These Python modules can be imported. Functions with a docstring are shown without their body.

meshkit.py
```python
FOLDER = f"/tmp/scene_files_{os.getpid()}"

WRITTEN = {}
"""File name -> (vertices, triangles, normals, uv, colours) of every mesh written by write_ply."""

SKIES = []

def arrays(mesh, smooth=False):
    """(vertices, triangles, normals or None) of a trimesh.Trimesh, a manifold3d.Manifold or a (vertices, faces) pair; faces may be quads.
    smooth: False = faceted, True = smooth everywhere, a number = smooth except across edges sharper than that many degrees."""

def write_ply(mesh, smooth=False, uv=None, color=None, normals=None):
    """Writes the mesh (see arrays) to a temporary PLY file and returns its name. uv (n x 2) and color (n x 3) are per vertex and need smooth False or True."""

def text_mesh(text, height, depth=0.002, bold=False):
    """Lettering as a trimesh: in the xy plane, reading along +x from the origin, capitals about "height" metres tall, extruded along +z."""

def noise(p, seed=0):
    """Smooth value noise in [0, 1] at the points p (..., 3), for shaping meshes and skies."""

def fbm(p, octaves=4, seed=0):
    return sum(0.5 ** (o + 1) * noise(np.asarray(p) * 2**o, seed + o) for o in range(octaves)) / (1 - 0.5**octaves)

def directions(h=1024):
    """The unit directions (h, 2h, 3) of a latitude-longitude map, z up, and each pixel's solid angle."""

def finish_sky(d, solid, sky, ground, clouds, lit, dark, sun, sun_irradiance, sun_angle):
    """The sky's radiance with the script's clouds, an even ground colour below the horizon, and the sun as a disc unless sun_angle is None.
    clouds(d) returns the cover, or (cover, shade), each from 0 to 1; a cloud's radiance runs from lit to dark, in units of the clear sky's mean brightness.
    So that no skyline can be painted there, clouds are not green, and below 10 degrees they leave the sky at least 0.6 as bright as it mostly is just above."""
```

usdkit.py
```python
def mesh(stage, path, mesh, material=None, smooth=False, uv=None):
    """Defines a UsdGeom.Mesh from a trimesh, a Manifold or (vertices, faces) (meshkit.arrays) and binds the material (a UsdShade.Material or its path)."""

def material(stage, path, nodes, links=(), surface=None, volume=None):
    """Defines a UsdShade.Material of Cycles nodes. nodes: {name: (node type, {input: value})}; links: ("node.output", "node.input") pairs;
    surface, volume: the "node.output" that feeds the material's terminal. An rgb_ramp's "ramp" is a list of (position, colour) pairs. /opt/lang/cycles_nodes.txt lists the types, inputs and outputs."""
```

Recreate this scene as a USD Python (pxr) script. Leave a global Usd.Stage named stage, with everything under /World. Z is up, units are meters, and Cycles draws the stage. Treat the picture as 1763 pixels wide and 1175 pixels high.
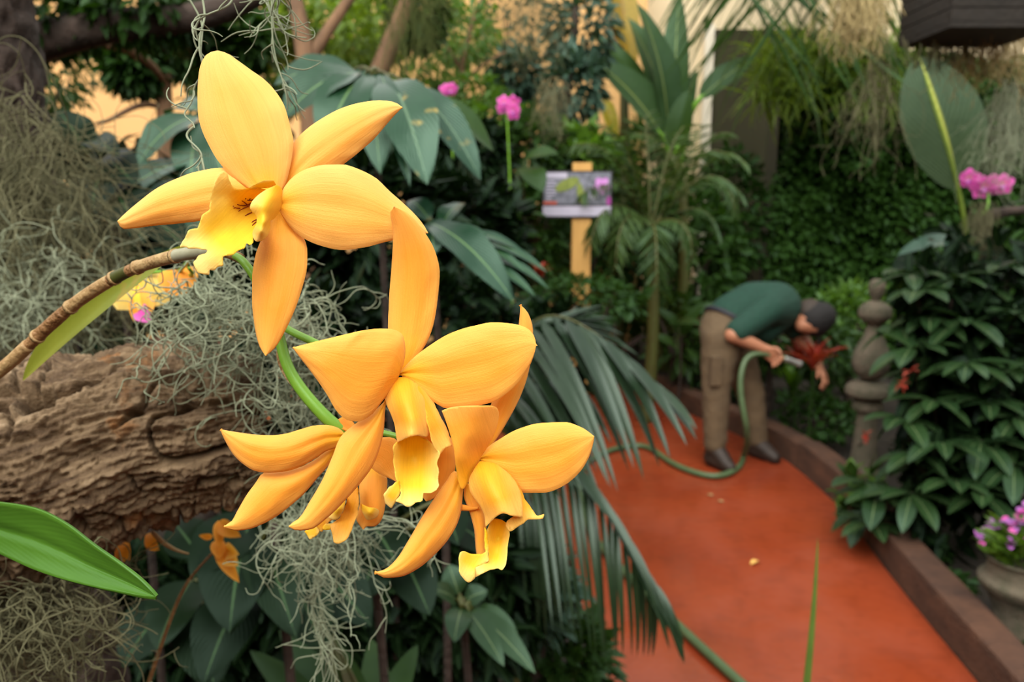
import math
import numpy as np, trimesh, manifold3d as m3, shapely, shapely.affinity
from shapely.geometry import Polygon, Point
from scipy.interpolate import PchipInterpolator, CubicSpline, RBFInterpolator
from scipy.spatial import Delaunay
import usdkit, meshkit
from pxr import Usd, UsdGeom, UsdLux, UsdShade, Gf, Sdf, Vt

stage = Usd.Stage.CreateInMemory()
UsdGeom.SetStageUpAxis(stage, UsdGeom.Tokens.z)
UsdGeom.SetStageMetersPerUnit(stage, 1.0)
UsdGeom.Xform.Define(stage, '/World')

# ------------------------------------------------------------------ camera, light, exposure
PITCH, CAMZ, FPX = math.radians(10.0), 1.6, 1763 * 28 / 36
CAM = np.array([0, 0, CAMZ])
FWD = np.array([0, math.cos(PITCH), -math.sin(PITCH)])
UPV = np.array([0, math.sin(PITCH), math.cos(PITCH)])
RGT = np.array([1.0, 0, 0])
cam = UsdGeom.Camera.Define(stage, '/World/camera')
cam.AddTransformOp().Set(Gf.Matrix4d(*RGT, 0, *UPV, 0, *(-FWD), 0, *CAM, 1))
cam.CreateFocalLengthAttr(28.0); cam.CreateHorizontalApertureAttr(36.0); cam.CreateVerticalApertureAttr(36.0 * 1175 / 1763)
cam.CreateFStopAttr(13.5); cam.CreateFocusDistanceAttr(0.302)
cam.CreateClippingRangeAttr(Gf.Vec2f(0.02, 200))
cam.CreateExposureAttr(-0.42)
dome = UsdLux.DomeLight.Define(stage, '/World/sky_light')          # the evenly white overcast sky over the glass roof
dome.CreateIntensityAttr(0.68); dome.CreateColorAttr(Gf.Vec3f(1.0, 0.99, 0.96))
sun = UsdLux.DistantLight.Define(stage, '/World/hazy_sun')         # sun softened by whitewashed glass
sun.CreateIntensityAttr(2.35); sun.CreateAngleAttr(65.0); sun.CreateColorAttr(Gf.Vec3f(1.0, 0.95, 0.85))
sun.AddRotateXYZOp().Set(Gf.Vec3f(41, -15, 0))

# ------------------------------------------------------------------ helpers
def P(px, py, d):
    return CAM + d * (FWD + (px - 881.5) / FPX * RGT - (py - 587.5) / FPX * UPV)
def PV(xy, d):
    xy = np.asarray(xy, float); d = np.asarray(d, float)
    return CAM + d[..., None] * (FWD + ((xy[..., 0] - 881.5) / FPX)[..., None] * RGT - ((xy[..., 1] - 587.5) / FPX)[..., None] * UPV)
def G(px, py, z=0.0):
    r = FWD + (px - 881.5) / FPX * RGT - (py - 587.5) / FPX * UPV
    return CAM + r * ((z - CAMZ) / r[2])
def nrm(v):
    v = np.asarray(v, float); return v / np.maximum(np.linalg.norm(v, axis=-1, keepdims=True), 1e-12)
UP = np.array([0, 0, 1.0])

names, origin = {}, {}
def numbered(parent, name):
    k = (parent, name); n = names.get(k, 0); names[k] = n + 1
    return name if n == 0 else f'{name}_{n:03d}'
def tag(prim, label=None, cat=None, group=None, kind=None):
    for k, v in (('label', label), ('category', cat), ('group', group), ('kind', kind)):
        if v: prim.SetCustomDataByKey(k, v)
def thing(name, label, cat, loc=(0, 0, 0), group=None, kind=None):
    p = '/World/' + numbered('/World', name)
    x = UsdGeom.Xform.Define(stage, p); x.AddTranslateOp().Set(Gf.Vec3d(*map(float, loc)))
    origin[p] = np.asarray(loc, float); tag(x.GetPrim(), label, cat, group, kind); return p
def org(path):
    while path and path not in origin: path = path.rsplit('/', 1)[0]
    return origin.get(path, np.zeros(3))
def part(name, mesh, mat, parent='/World', smooth=True, uv=None, label=None, cat=None, group=None, kind=None):
    p = parent + '/' + numbered(parent, name)
    if hasattr(mesh, 'to_mesh'):
        mm = mesh.to_mesh(); mesh = (np.array(mm.vert_properties[:, :3]), np.array(mm.tri_verts))
    if isinstance(mesh, trimesh.Trimesh): mesh = (np.array(mesh.vertices), np.array(mesh.faces))
    if len(mesh) == 3: uv = mesh[2]
    if uv is not None and smooth is not False: smooth = True
    m = usdkit.mesh(stage, p, (np.asarray(mesh[0]) - org(parent), mesh[1]), MAT[mat], smooth=smooth, uv=uv)
    m.CreateDoubleSidedAttr(True)
    tag(m.GetPrim(), label, cat, group, kind); return p
def subgroup(name, parent, label=None):
    p = parent + '/' + numbered(parent, name)
    x = UsdGeom.Xform.Define(stage, p); tag(x.GetPrim(), label); return p
def curves(name, pts, widths, mat, parent='/World', **kw):
    """pts: list of (n, 3) arrays; widths per curve (root) tapering to a third."""
    p = parent + '/' + numbered(parent, name)
    c = UsdGeom.BasisCurves.Define(stage, p)
    c.CreateTypeAttr('linear'); c.CreateWrapAttr('nonperiodic')
    c.CreateCurveVertexCountsAttr(Vt.IntArray([len(q) for q in pts]))
    c.CreatePointsAttr(Vt.Vec3fArray.FromNumpy((np.vstack(pts) - org(parent)).astype(np.float32)))
    w = np.concatenate([np.linspace(a, a * 0.55, len(q)) for a, q in zip(widths, pts)])
    c.CreateWidthsAttr(Vt.FloatArray.FromNumpy(w.astype(np.float32))); c.SetWidthsInterpolation('vertex')
    UsdShade.MaterialBindingAPI.Apply(c.GetPrim()).Bind(MAT[mat])
    tag(c.GetPrim(), **kw); return p
def join(ms):
    V, F, T, n = [], [], [], 0
    for m in ms:
        if isinstance(m, trimesh.Trimesh): m = (np.array(m.vertices), np.array(m.faces))
        v, f = np.asarray(m[0]), np.asarray(m[1])
        if f.shape[1] == 4: f = np.vstack([f[:, :3], f[:, [0, 2, 3]]])
        V.append(v); F.append(f + n); n += len(v)
        T.append(m[2] if len(m) > 2 else np.zeros((len(v), 2)))
    return np.vstack(V), np.vstack(F), np.vstack(T)
def gridfaces(nu, nv, wrap=False):
    i, j = np.meshgrid(np.arange(nu - 1), np.arange(nv if wrap else nv - 1), indexing='ij')
    j2 = (j + 1) % nv
    a, b, c, d = i * nv + j, i * nv + j2, (i + 1) * nv + j2, (i + 1) * nv + j
    return np.vstack([np.stack([a, b, c], -1).reshape(-1, 3), np.stack([a, c, d], -1).reshape(-1, 3)])
def spline(pts, n, curve=PchipInterpolator):
    pts = np.asarray(pts, float)
    s = np.r_[0, np.cumsum(np.linalg.norm(np.diff(pts, axis=0), axis=1) + 1e-9)]
    return curve(s / s[-1], pts)(np.linspace(0, 1, n))
def tube(pts, radii, n=40, k=8, sm=True):
    """a smooth round tube with closed ends through the points."""
    pts = np.asarray(pts, float); r = np.broadcast_to(np.asarray(radii, float), (len(pts),))
    q = spline(np.c_[pts, r * 1.0], n, CubicSpline if len(pts) > 3 and sm else PchipInterpolator) if len(pts) > 2 else np.linspace(np.r_[pts[0], r[0]], np.r_[pts[-1], r[-1]], n)
    c, r = q[:, :3], np.maximum(q[:, 3], 1e-5)
    t = nrm(np.gradient(c, axis=0)); a = np.cross(t[0], UP if abs(t[0][2]) < .9 else RGT); fr = []
    for x in t:
        a = nrm(a - x * (a @ x)); fr.append(a)
    fr = np.array(fr); b = np.cross(t, fr); w = np.linspace(0, 2 * np.pi, k, endpoint=False)
    v = c[:, None] + r[:, None, None] * (np.cos(w)[None, :, None] * fr[:, None] + np.sin(w)[None, :, None] * b[:, None])
    uv = np.stack(np.broadcast_arrays(w[None] / (2 * np.pi), np.linspace(0, 1, n)[:, None]), -1).reshape(-1, 2)
    f = gridfaces(n, k, True); v = np.vstack([v.reshape(-1, 3), c[0], c[-1]]); uv = np.vstack([uv, [[.5, 0], [.5, 1]]])
    j = np.arange(k); j2 = (j + 1) % k
    f = np.vstack([f, np.stack([np.full(k, n * k), j2, j], -1), np.stack([np.full(k, n * k + 1), (n - 1) * k + j, (n - 1) * k + j2], -1)])
    return v, f, uv
def shell(v, f, uv, th, back=None):
    """gives a surface a thickness: front and back sheets and the rim between them."""
    t = trimesh.Trimesh(v, f, process=False)
    n = np.array(t.vertex_normals) if back is None else back
    m = len(v); e = np.sort(np.vstack([f[:, [0, 1]], f[:, [1, 2]], f[:, [2, 0]]]), axis=1)
    d = np.vstack([f[:, [0, 1]], f[:, [1, 2]], f[:, [2, 0]]])
    _, inv, cnt = np.unique(e, axis=0, return_inverse=True, return_counts=True)
    r = d[cnt[inv.ravel()] == 1]
    V = np.vstack([v, v - n * th]); F = np.vstack([f, f[:, ::-1] + m, np.c_[r[:, 1], r[:, 0], r[:, 0] + m], np.c_[r[:, 1], r[:, 0] + m, r[:, 1] + m]])
    return V, F, np.vstack([uv, uv])
def petal(base, tip, A, B, d0, d1, arch=0.0, cup=0.0, twist=0.0, th=.0008, nu=30, nv=14, rip=.0006, seed=0, fold=0.0):
    """a petal between its two traced margins; d0, d1: distance of base and tip; arch, cup, twist in metres (towards the lens is minus)."""
    n, m = nu, nv
    A = spline([base] + list(A) + [tip], n); B = spline([base] + list(B) + [tip], n)
    s = np.linspace(-1, 1, m); t = np.linspace(0, 1, n)
    xy = A[:, None] * (1 - s)[None, :, None] / 2 + B[:, None] * (1 + s)[None, :, None] / 2
    S, T = np.meshgrid(s, t); w = np.sin(np.pi * np.clip(T, 0, 1)) ** .7
    d = d0 + (d1 - d0) * T + arch * np.sin(np.pi * T) + cup * S ** 2 * w + twist * S * w + fold * np.exp(-(S / .13) ** 2) * (1 - T) ** .6
    q = np.stack([T * 5 + seed * 7.3, S * 2.2 + seed, 0 * S], -1)
    d = d + rip * (meshkit.fbm(q, 3, seed) - .5) * 4 * (.25 + S ** 2) * w
    e = 1 + .012 * (meshkit.noise(np.stack([T * 14 + seed * 3, 0 * S, 0 * S], -1), seed) - .5) * np.abs(S) ** 8
    mid = xy.mean(1, keepdims=True); xy = mid + (xy - mid) * e[..., None]
    v = PV(xy, d).reshape(-1, 3); uv = np.stack([(S + 1) / 2, T], -1).reshape(-1, 2)
    f = gridfaces(n, m); nn = trimesh.Trimesh(v, f, process=False).face_normals.mean(0)
    if nn @ (CAM - v.mean(0)) < 0: f = f[:, ::-1]
    return shell(v, f, uv, th)
def relief(poly, ctrl, axis, th=.0008, step=4.5, ruff=0.0, seed=0, wav=0.0):
    """a frilled sheet with a traced outline and its depth given at control points (x, y, distance); axis: base and tip for the grain."""
    p = np.asarray(poly, float); p = np.vstack([p, p[:1]])
    s = np.r_[0, np.cumsum(np.linalg.norm(np.diff(p, axis=0), axis=1))]
    k = max(24, int(s[-1] / step)); o = PchipInterpolator(s, p)(np.linspace(0, s[-1], k, endpoint=False))
    if ruff:
        t = np.roll(o, -1, 0) - np.roll(o, 1, 0); nr = nrm(np.c_[t[:, 1], -t[:, 0]])
        o = o + nr * ruff * (meshkit.noise(np.c_[np.arange(k) * step / 7, np.zeros(k), np.zeros(k)], seed) - .5)[:, None]
    g = Polygon(o).buffer(0)
    if g.geom_type != 'Polygon': g = max(g.geoms, key=lambda x: x.area); 
    o = np.array(g.exterior.coords)[:-1]
    x0, y0, x1, y1 = g.bounds; gx, gy = np.meshgrid(np.arange(x0, x1, step), np.arange(y0, y1, step * .87)); gx = gx + (np.arange(len(gx)) % 2)[:, None] * step / 2
    c = np.c_[gx.ravel(), gy.ravel()]; gi = g.buffer(-step * .55)
    c = c[shapely.contains_xy(gi, c[:, 0], c[:, 1])]
    q = np.vstack([o, c]); tr = Delaunay(q).simplices; m = q[tr].mean(1)
    tr = tr[shapely.contains_xy(g, m[:, 0], m[:, 1])]
    ctrl = np.asarray(ctrl, float)
    d = RBFInterpolator(ctrl[:, :2], ctrl[:, 2], kernel='thin_plate_spline', degree=1)(q) if len(ctrl) > 2 else np.full(len(q), ctrl[0, 2])
    ed = np.array([g.exterior.distance(Point(a)) for a in q])
    d = d + wav * (meshkit.noise(np.c_[q / 16, np.zeros(len(q))], seed + 5) - .5) * np.exp(-ed / 12)
    a, b = np.asarray(axis, float); ax = b - a; L = np.linalg.norm(ax); ax /= L; wd = np.abs((o - a) @ np.array([-ax[1], ax[0]])).max()
    uv = np.c_[.5 + .5 * ((q - a) @ np.array([-ax[1], ax[0]])) / wd, np.clip((q - a) @ ax / L, 0, 1)]
    v = PV(q, d); nn = trimesh.Trimesh(v, tr, process=False)
    flip = nn.face_normals @ nrm(CAM - v.mean(0)) < 0; tr = np.where(flip[:, None], tr[:, ::-1], tr)
    return shell(v, tr, uv, th, nrm(CAM - v))
def leaf(b, t, w, up=UP, bend=.15, fold=.12, nl=8, nw=2, a=.8, e=.75, tip=.0, wave=0.0, seed=0):
    """a leaf from b to t: width w, arched along `up` by bend x length, its halves folded along the midrib."""
    b, t, up = np.asarray(b, float), np.asarray(t, float), np.asarray(up, float)
    L = np.linalg.norm(t - b); x = (t - b) / L; up = nrm(up - x * (up @ x) + 1e-9); sd = np.cross(x, up)
    T = np.linspace(0, 1, nl + 1); S = np.linspace(-1, 1, nw + 1)
    prof = np.sin(np.pi * T ** a) ** e; prof[0] = max(prof[0], .06); prof[-1] = tip
    c = b + (t - b) * T[:, None] + up * (bend * L * 4 * T * (1 - T))[:, None]
    q = c[:, None] + sd * (S[None] * prof[:, None] * w / 2)[..., None] + up * ((np.abs(S)[None] * prof[:, None] * w / 2) * fold)[..., None]
    if wave: q = q + up * (wave * w * np.abs(S)[None] * (meshkit.noise(np.stack([np.broadcast_to(T[:, None] * 6, q.shape[:2]), np.broadcast_to(S[None], q.shape[:2]), np.full(q.shape[:2], seed * 3.1)], -1), seed) - .5))[..., None]
    uv = np.stack(np.broadcast_arrays((S[None] + 1) / 2, T[:, None]), -1).reshape(-1, 2)
    return q.reshape(-1, 3), gridfaces(nl + 1, nw + 1), uv
def scatter(pts, dirs, L, W, rng, fold=.25, droop=.15, nl=2, nup=None):
    """many small leaves in one mesh; base points, directions, lengths."""
    N = len(pts); dirs = nrm(dirs); r = nrm(rng.normal(size=(N, 3)) * .5 + (UP if nup is None else nup))
    sd = nrm(np.cross(dirs, r)); up = np.cross(sd, dirs)
    L = np.broadcast_to(L, (N,)); W = np.broadcast_to(W, (N,))
    T = np.linspace(0, 1, nl + 1); prof = np.sin(np.pi * np.clip(T, .06, .97) ** .8); V, UV = [], []
    for t, p in zip(T, prof):
        for s in (-1, 0, 1):
            V.append(pts + dirs * (L * t)[:, None] + sd * (W * s * p / 2)[:, None] + up * (abs(s) * W * p / 2 * fold - droop * L * t * t)[:, None])
            UV.append([(s + 1) / 2, t])
    k = 3 * (nl + 1); V = np.stack(V, 1).reshape(-1, 3); f = gridfaces(nl + 1, 3)
    F = (f[None] + (np.arange(N) * k)[:, None, None]).reshape(-1, 3)
    return V, F, np.tile(np.array(UV), (N, 1))
def box(x0, y0, z0, x1, y1, z1):
    m = trimesh.creation.box((x1 - x0, y1 - y0, z1 - z0)); m.apply_translation(((x0 + x1) / 2, (y0 + y1) / 2, (z0 + z1) / 2)); return m
def bent_box(pts, w, h, z0, n=12, seed=0, rough=.006):
    """a rough-sawn timber following ground points: rounded edges, uneven faces."""
    c = spline(pts, n); t = nrm(np.gradient(c[:, :2], axis=0)); nr = np.c_[-t[:, 1], t[:, 0]]
    prof = np.array([(-.5, 0), (-.5, .88), (-.44, .97), (-.3, 1), (0, 1), (.3, 1), (.44, .97), (.5, .88), (.5, 0)])
    V = []
    for i in range(n):
        for a, b in prof: V.append((c[i, 0] + nr[i, 0] * a * w, c[i, 1] + nr[i, 1] * a * w, z0 + b * h))
    V = np.array(V); V += rough * 2 * (np.stack([meshkit.fbm(V * 9 + 3.3 * k, 3, seed + k) for k in range(3)], -1) - .5)
    f = gridfaces(n, 9); e = np.array([[0, k, k + 1] for k in range(1, 8)])
    return V, np.vstack([f, e, e[:, ::-1] + (n - 1) * 9])
def lathe(prof, c, n=32):
    prof = np.asarray(prof, float); prof = np.vstack([[0, prof[0, 1]], spline(prof, max(40, 3 * len(prof))), [0, prof[-1, 1]]])
    w = np.linspace(0, 2 * np.pi, n, endpoint=False)
    v = np.stack([prof[:, :1] * np.cos(w), prof[:, :1] * np.sin(w), np.broadcast_to(prof[:, 1:], (len(prof), n))], -1).reshape(-1, 3) + c
    return v, gridfaces(len(prof), n, True)
def hull_body(joints, bones, h=.02, it=8):
    """one continuous skin over tapered bones; joints: name -> (point, radius)."""
    def ball(c, r):
        return m3.Manifold.sphere(r, 20).translate(tuple(map(float, c)))
    ms = [m3.Manifold.batch_hull([ball(*joints[j]) for j in b]) for b in bones]
    b = m3.Manifold.batch_boolean(ms, m3.OpType.Add).refine_to_length(h).to_mesh()
    t = trimesh.Trimesh(b.vert_properties[:, :3], b.tri_verts, process=True)
    trimesh.smoothing.filter_taubin(t, iterations=it); return t
def strands(starts, L, heads, rng, n=26, curl=.35, g=.10, pers=.86):
    """curling hair-like strands."""
    S = len(starts); L = np.broadcast_to(L, (S,)); p = np.array(starts, float); h = nrm(heads); w = np.zeros((S, 3)); out = [p.copy()]
    st = (L / n)[:, None]
    for _ in range(n):
        w = pers * w + rng.normal(size=(S, 3)) * curl * .4
        h = nrm(h + w * .5 + np.array([0, 0, -g])); p = p + h * st; out.append(p.copy())
    return [q for q in np.stack(out, 1)]
def branched(main, rng, per=5, L=.04, curl=.5, g=.05):
    st, hd = [], []
    for q in main:
        i = rng.integers(2, len(q) - 1, per)
        st.append(q[i]); hd.append(nrm(rng.normal(size=(per, 3)) + nrm(q[i] - q[i - 1]) * .6))
    st, hd = np.vstack(st), np.vstack(hd)
    return strands(st, L * rng.uniform(.5, 1.4, len(st)), hd, rng, n=14, curl=curl, g=g)

# ------------------------------------------------------------------ materials
MAT = {}
def mat(name, nodes, links, surface):
    MAT[name] = usdkit.material(stage, '/World/Looks/' + name, nodes, links, surface)
def plain(name, c, c2=None, rough=.6, scale=6.0, bump=0.0, bscale=None, spec=.4, detail=5, stretch=(1, 1, 1), metal=0.0):
    c2 = c2 or tuple(x * .7 for x in c)
    nd = {'tc': ('geometry', {}), 'mp': ('mapping', {'scale': stretch}), 'n': ('noise_texture', {'scale': scale, 'detail': float(detail), 'roughness': .6}),
          'r': ('rgb_ramp', {'ramp': [(.3, c2), (.7, c)]}), 'p': ('principled_bsdf', {'roughness': rough, 'specular_ior_level': spec, 'metallic': metal})}
    lk = [('tc.position', 'mp.vector'), ('mp.vector', 'n.vector'), ('n.fac', 'r.fac'), ('r.color', 'p.base_color')]
    if bump:
        nd['n2'] = ('noise_texture', {'scale': bscale or scale * 5, 'detail': 4.0}); nd['b'] = ('bump', {'strength': bump, 'distance': .01})
        lk += [('mp.vector', 'n2.vector'), ('n2.fac', 'b.height'), ('b.normal', 'p.normal')]
    mat(name, nd, lk, 'p.BSDF')
def leafy(name, c, c2, rough=.42, trans=.3, rib=None, spec=.5, island=True, ribw=.035, vein=0.0, tcol=None, patch=None, veinn=14.0, tint=(.62, .95, .80)):
    """c..c2 vary from leaf to leaf; rib: colour of the midrib; vein: strength of pinnate relief; patch: colour of blotches."""
    nd = {'g': ('geometry', {}), 'oi': ('object_info', {}), 'ad': ('math', {'math_type': 'add'}), 'fr': ('math', {'math_type': 'fraction'}), 'r': ('rgb_ramp', {'ramp': [(0, c), (1, c2)]}),
          'uv': ('uvmap', {'attribute': 'st'}), 'sx': ('separate_xyz', {}), 'p': ('principled_bsdf', {'roughness': rough, 'specular_ior_level': spec, 'specular_tint': tint}),
          'nz': ('noise_texture', {'scale': 30.0, 'detail': 3.0}), 'mz': ('mix', {'mix_type': 'multiply', 'fac': .35}), 'gr': ('rgb_ramp', {'ramp': [(.3, (.55, .6, .5)), (.7, (1.15, 1.1, 1.0))]}),
          'tl': ('translucent_bsdf', {}), 'ty': ('mix', {'mix_type': 'multiply', 'fac': 1.0, 'color2': tcol or (1.5, 1.6, .6)}), 'mx': ('mix_closure', {'fac': trans})}
    lk = [('g.random_per_island', 'ad.value1'), ('oi.random', 'ad.value2'), ('ad.value', 'fr.value1'), ('fr.value', 'r.fac'), ('uv.UV', 'sx.vector'), ('g.position', 'nz.vector'), ('nz.fac', 'gr.fac'),
          ('r.color', 'mz.color1'), ('gr.color', 'mz.color2'), ('ty.color', 'tl.color'), ('p.BSDF', 'mx.closure1'), ('tl.BSDF', 'mx.closure2')]
    col = 'mz.color'
    if patch:
        nd |= {'pn': ('noise_texture', {'scale': 26.0, 'detail': 4.0}), 'pr': ('rgb_ramp', {'ramp': [(.62, (0, 0, 0)), (.72, (1, 1, 1))]}), 'pm': ('mix', {'color2': patch})}
        lk += [('g.position', 'pn.vector'), ('pn.fac', 'pr.fac'), ('pr.color', 'pm.fac'), (col, 'pm.color1')]; col = 'pm.color'
    if rib:
        nd |= {'su': ('math', {'math_type': 'subtract', 'value2': .5}), 'ab': ('math', {'math_type': 'absolute'}), 'lt': ('map_range', {'from_min': 0.0, 'from_max': ribw, 'to_min': 1.0, 'to_max': 0.0, 'clamp': True}), 'rm': ('mix', {'color2': rib})}
        lk += [('sx.x', 'su.value1'), ('su.value', 'ab.value1'), ('ab.value', 'lt.value'), ('lt.result', 'rm.fac'), (col, 'rm.color1')]; col = 'rm.color'
    if vein:
        nd |= {'vm': ('math', {'math_type': 'multiply', 'value2': -.9}), 'vs': ('math', {'math_type': 'subtract', 'value2': .5}), 'va': ('math', {'math_type': 'absolute'}), 'vd': ('math', {'math_type': 'add'}), 'vf': ('math', {'math_type': 'multiply', 'value2': veinn * 6.283}), 'vc': ('math', {'math_type': 'sine'}), 'b': ('bump', {'strength': vein, 'distance': .004})}
        lk += [('sx.x', 'vs.value1'), ('vs.value', 'va.value1'), ('va.value', 'vm.value1'), ('vm.value', 'vd.value1'), ('sx.y', 'vd.value2'), ('vd.value', 'vf.value1'), ('vf.value', 'vc.value1'), ('vc.value', 'b.height'), ('b.normal', 'p.normal')]
    lk += [(col, 'p.base_color'), (col, 'ty.color1')]
    mat(name, nd, lk, 'mx.closure')
def petals(name, mid, edge, throat, trans=.35, veins=.5, tv=.28):
    nd = {'uv': ('uvmap', {'attribute': 'st'}), 'sx': ('separate_xyz', {}), 'g': ('geometry', {}), 'mp': ('mapping', {'scale': (34.0, 1.6, 1.0)}), 'vn': ('noise_texture', {'scale': 1.0, 'detail': 4.0, 'roughness': .65, 'distortion': .4}),
          'ex': ('rgb_ramp', {'ramp': [(0, throat), (tv, mid), (.7, mid), (1, edge)]}), 'su': ('math', {'math_type': 'subtract', 'value2': .5}), 'ab': ('math', {'math_type': 'absolute'}),
          'er': ('rgb_ramp', {'ramp': [(.18, (0, 0, 0)), (.5, (.85, .85, .85))]}), 'em': ('mix', {'color2': edge}), 'vr': ('rgb_ramp', {'ramp': [(.35, (.86, .78, .6)), (.62, (1.06, 1.06, 1.08))]}), 'vm': ('mix', {'mix_type': 'multiply', 'fac': veins}),
          'fn': ('noise_texture', {'scale': 1500.0, 'detail': 2.0}), 'b': ('bump', {'strength': .12, 'distance': .0006}), 'b2': ('bump', {'strength': .25, 'distance': .0007}),
          'p': ('principled_bsdf', {'roughness': .5, 'specular_ior_level': .28, 'sheen_weight': .08}), 'tl': ('translucent_bsdf', {}), 'mx': ('mix_closure', {'fac': trans})}
    lk = [('uv.UV', 'sx.vector'), ('uv.UV', 'mp.vector'), ('mp.vector', 'vn.vector'), ('sx.y', 'ex.fac'), ('sx.x', 'su.value1'), ('su.value', 'ab.value1'), ('ab.value', 'er.fac'), ('er.color', 'em.fac'), ('ex.color', 'em.color1'),
          ('vn.fac', 'vr.fac'), ('em.color', 'vm.color1'), ('vr.color', 'vm.color2'), ('vm.color', 'p.base_color'), ('vm.color', 'tl.color'), ('g.position', 'fn.vector'), ('fn.fac', 'b.height'), ('vn.fac', 'b2.height'), ('b.normal', 'b2.normal'), ('b2.normal', 'p.normal'),
          ('p.BSDF', 'mx.closure1'), ('tl.BSDF', 'mx.closure2')]
    mat(name, nd, lk, 'mx.closure')
petals('petal_amber', (.95, .45, .050), (.98, .56, .12), (.93, .53, .01), veins=.3)
petals('petal_pale', (.96, .515, .090), (.99, .61, .18), (.95, .53, .012), veins=.3)
petals('lip_yellow', (.92, .62, .035), (.95, .73, .24), (.91, .52, .008), veins=.3, tv=.35)
petals('lip_gold', (.91, .46, .028), (.94, .58, .13), (.91, .44, .012), veins=.4)
petals('petal_cream', (.80, .55, .11), (.85, .64, .2), (.8, .5, .05), veins=.3)
petals('petal_orange', (.85, .33, .02), (.9, .42, .05), (.85, .35, .01))
petals('petal_magenta', (.62, .07, .40), (.72, .16, .55), (.8, .35, .2), veins=.3)
petals('petal_purple', (.34, .10, .42), (.45, .20, .52), (.4, .12, .4), veins=.3)
plain('vein_red', (.22, .02, .006), rough=.5)
plain('column_cream', (.9, .7, .15), (.85, .55, .08), rough=.45, scale=200)
leafy('stem_green', (.16, .36, .03), (.20, .42, .05), rough=.35, trans=.12)
plain('stem_brown', (.30, .17, .065), (.15, .065, .022), rough=.55, scale=70, bump=.4, bscale=300)
plain('stem_sheath', (.42, .30, .14), (.26, .15, .06), rough=.55, scale=90, bump=.3, bscale=260)
plain('stem_grey', (.33, .33, .24), (.2, .2, .12), rough=.5, scale=90)
plain('stem_olive', (0.0576, 0.0768, 0.0144), (0.048, 0.0384, 0.0096), rough=.5, scale=60)
leafy('leaf_fresh', (0.06, 0.16, 0.016), (0.072, 0.176, 0.0176), rough=.36, trans=.22, vein=.03, spec=.35)
leafy('leaf_olive', (.16, .20, .03), (.20, .22, .03), rough=.4, trans=.3, patch=(.35, .2, .05))
plain('soil', (0.0175, 0.012, 0.007), (0.006, 0.0045, 0.003), rough=.95, scale=14, bump=1, bscale=60)
plain('tan_plaster', (.60, .36, .15), (.56, .33, .13), rough=.85, scale=2, bump=.1, bscale=60)
plain('cream_plaster', (.66, .56, .38), (.62, .52, .35), rough=.85, scale=2, bump=.1, bscale=60)
plain('door_olive', (0.044, 0.0416, 0.024), (0.036, 0.0344, 0.02), rough=.95, scale=3, spec=.1)
plain('white_trim', (.7, .66, .55), (.6, .55, .45), rough=.5)
plain('wood_post', (.52, .30, .09), (.42, .23, .065), rough=.7, scale=5, stretch=(9, 9, 1), bump=.3)
plain('stone', (0.1248, 0.0988, 0.0728), (0.052, 0.052, 0.0312), rough=.9, scale=16, bump=.8, bscale=90)
plain('bark_smooth', (0.176, 0.096, 0.048), (0.08, 0.044, 0.024), rough=.85, scale=9, bump=.6, bscale=50, stretch=(1, 1, .35))
plain('bark_dark', (0.0525, 0.035, 0.028), (0.0175, 0.0126, 0.0098), rough=.9, scale=12, bump=.8, bscale=50)
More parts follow.
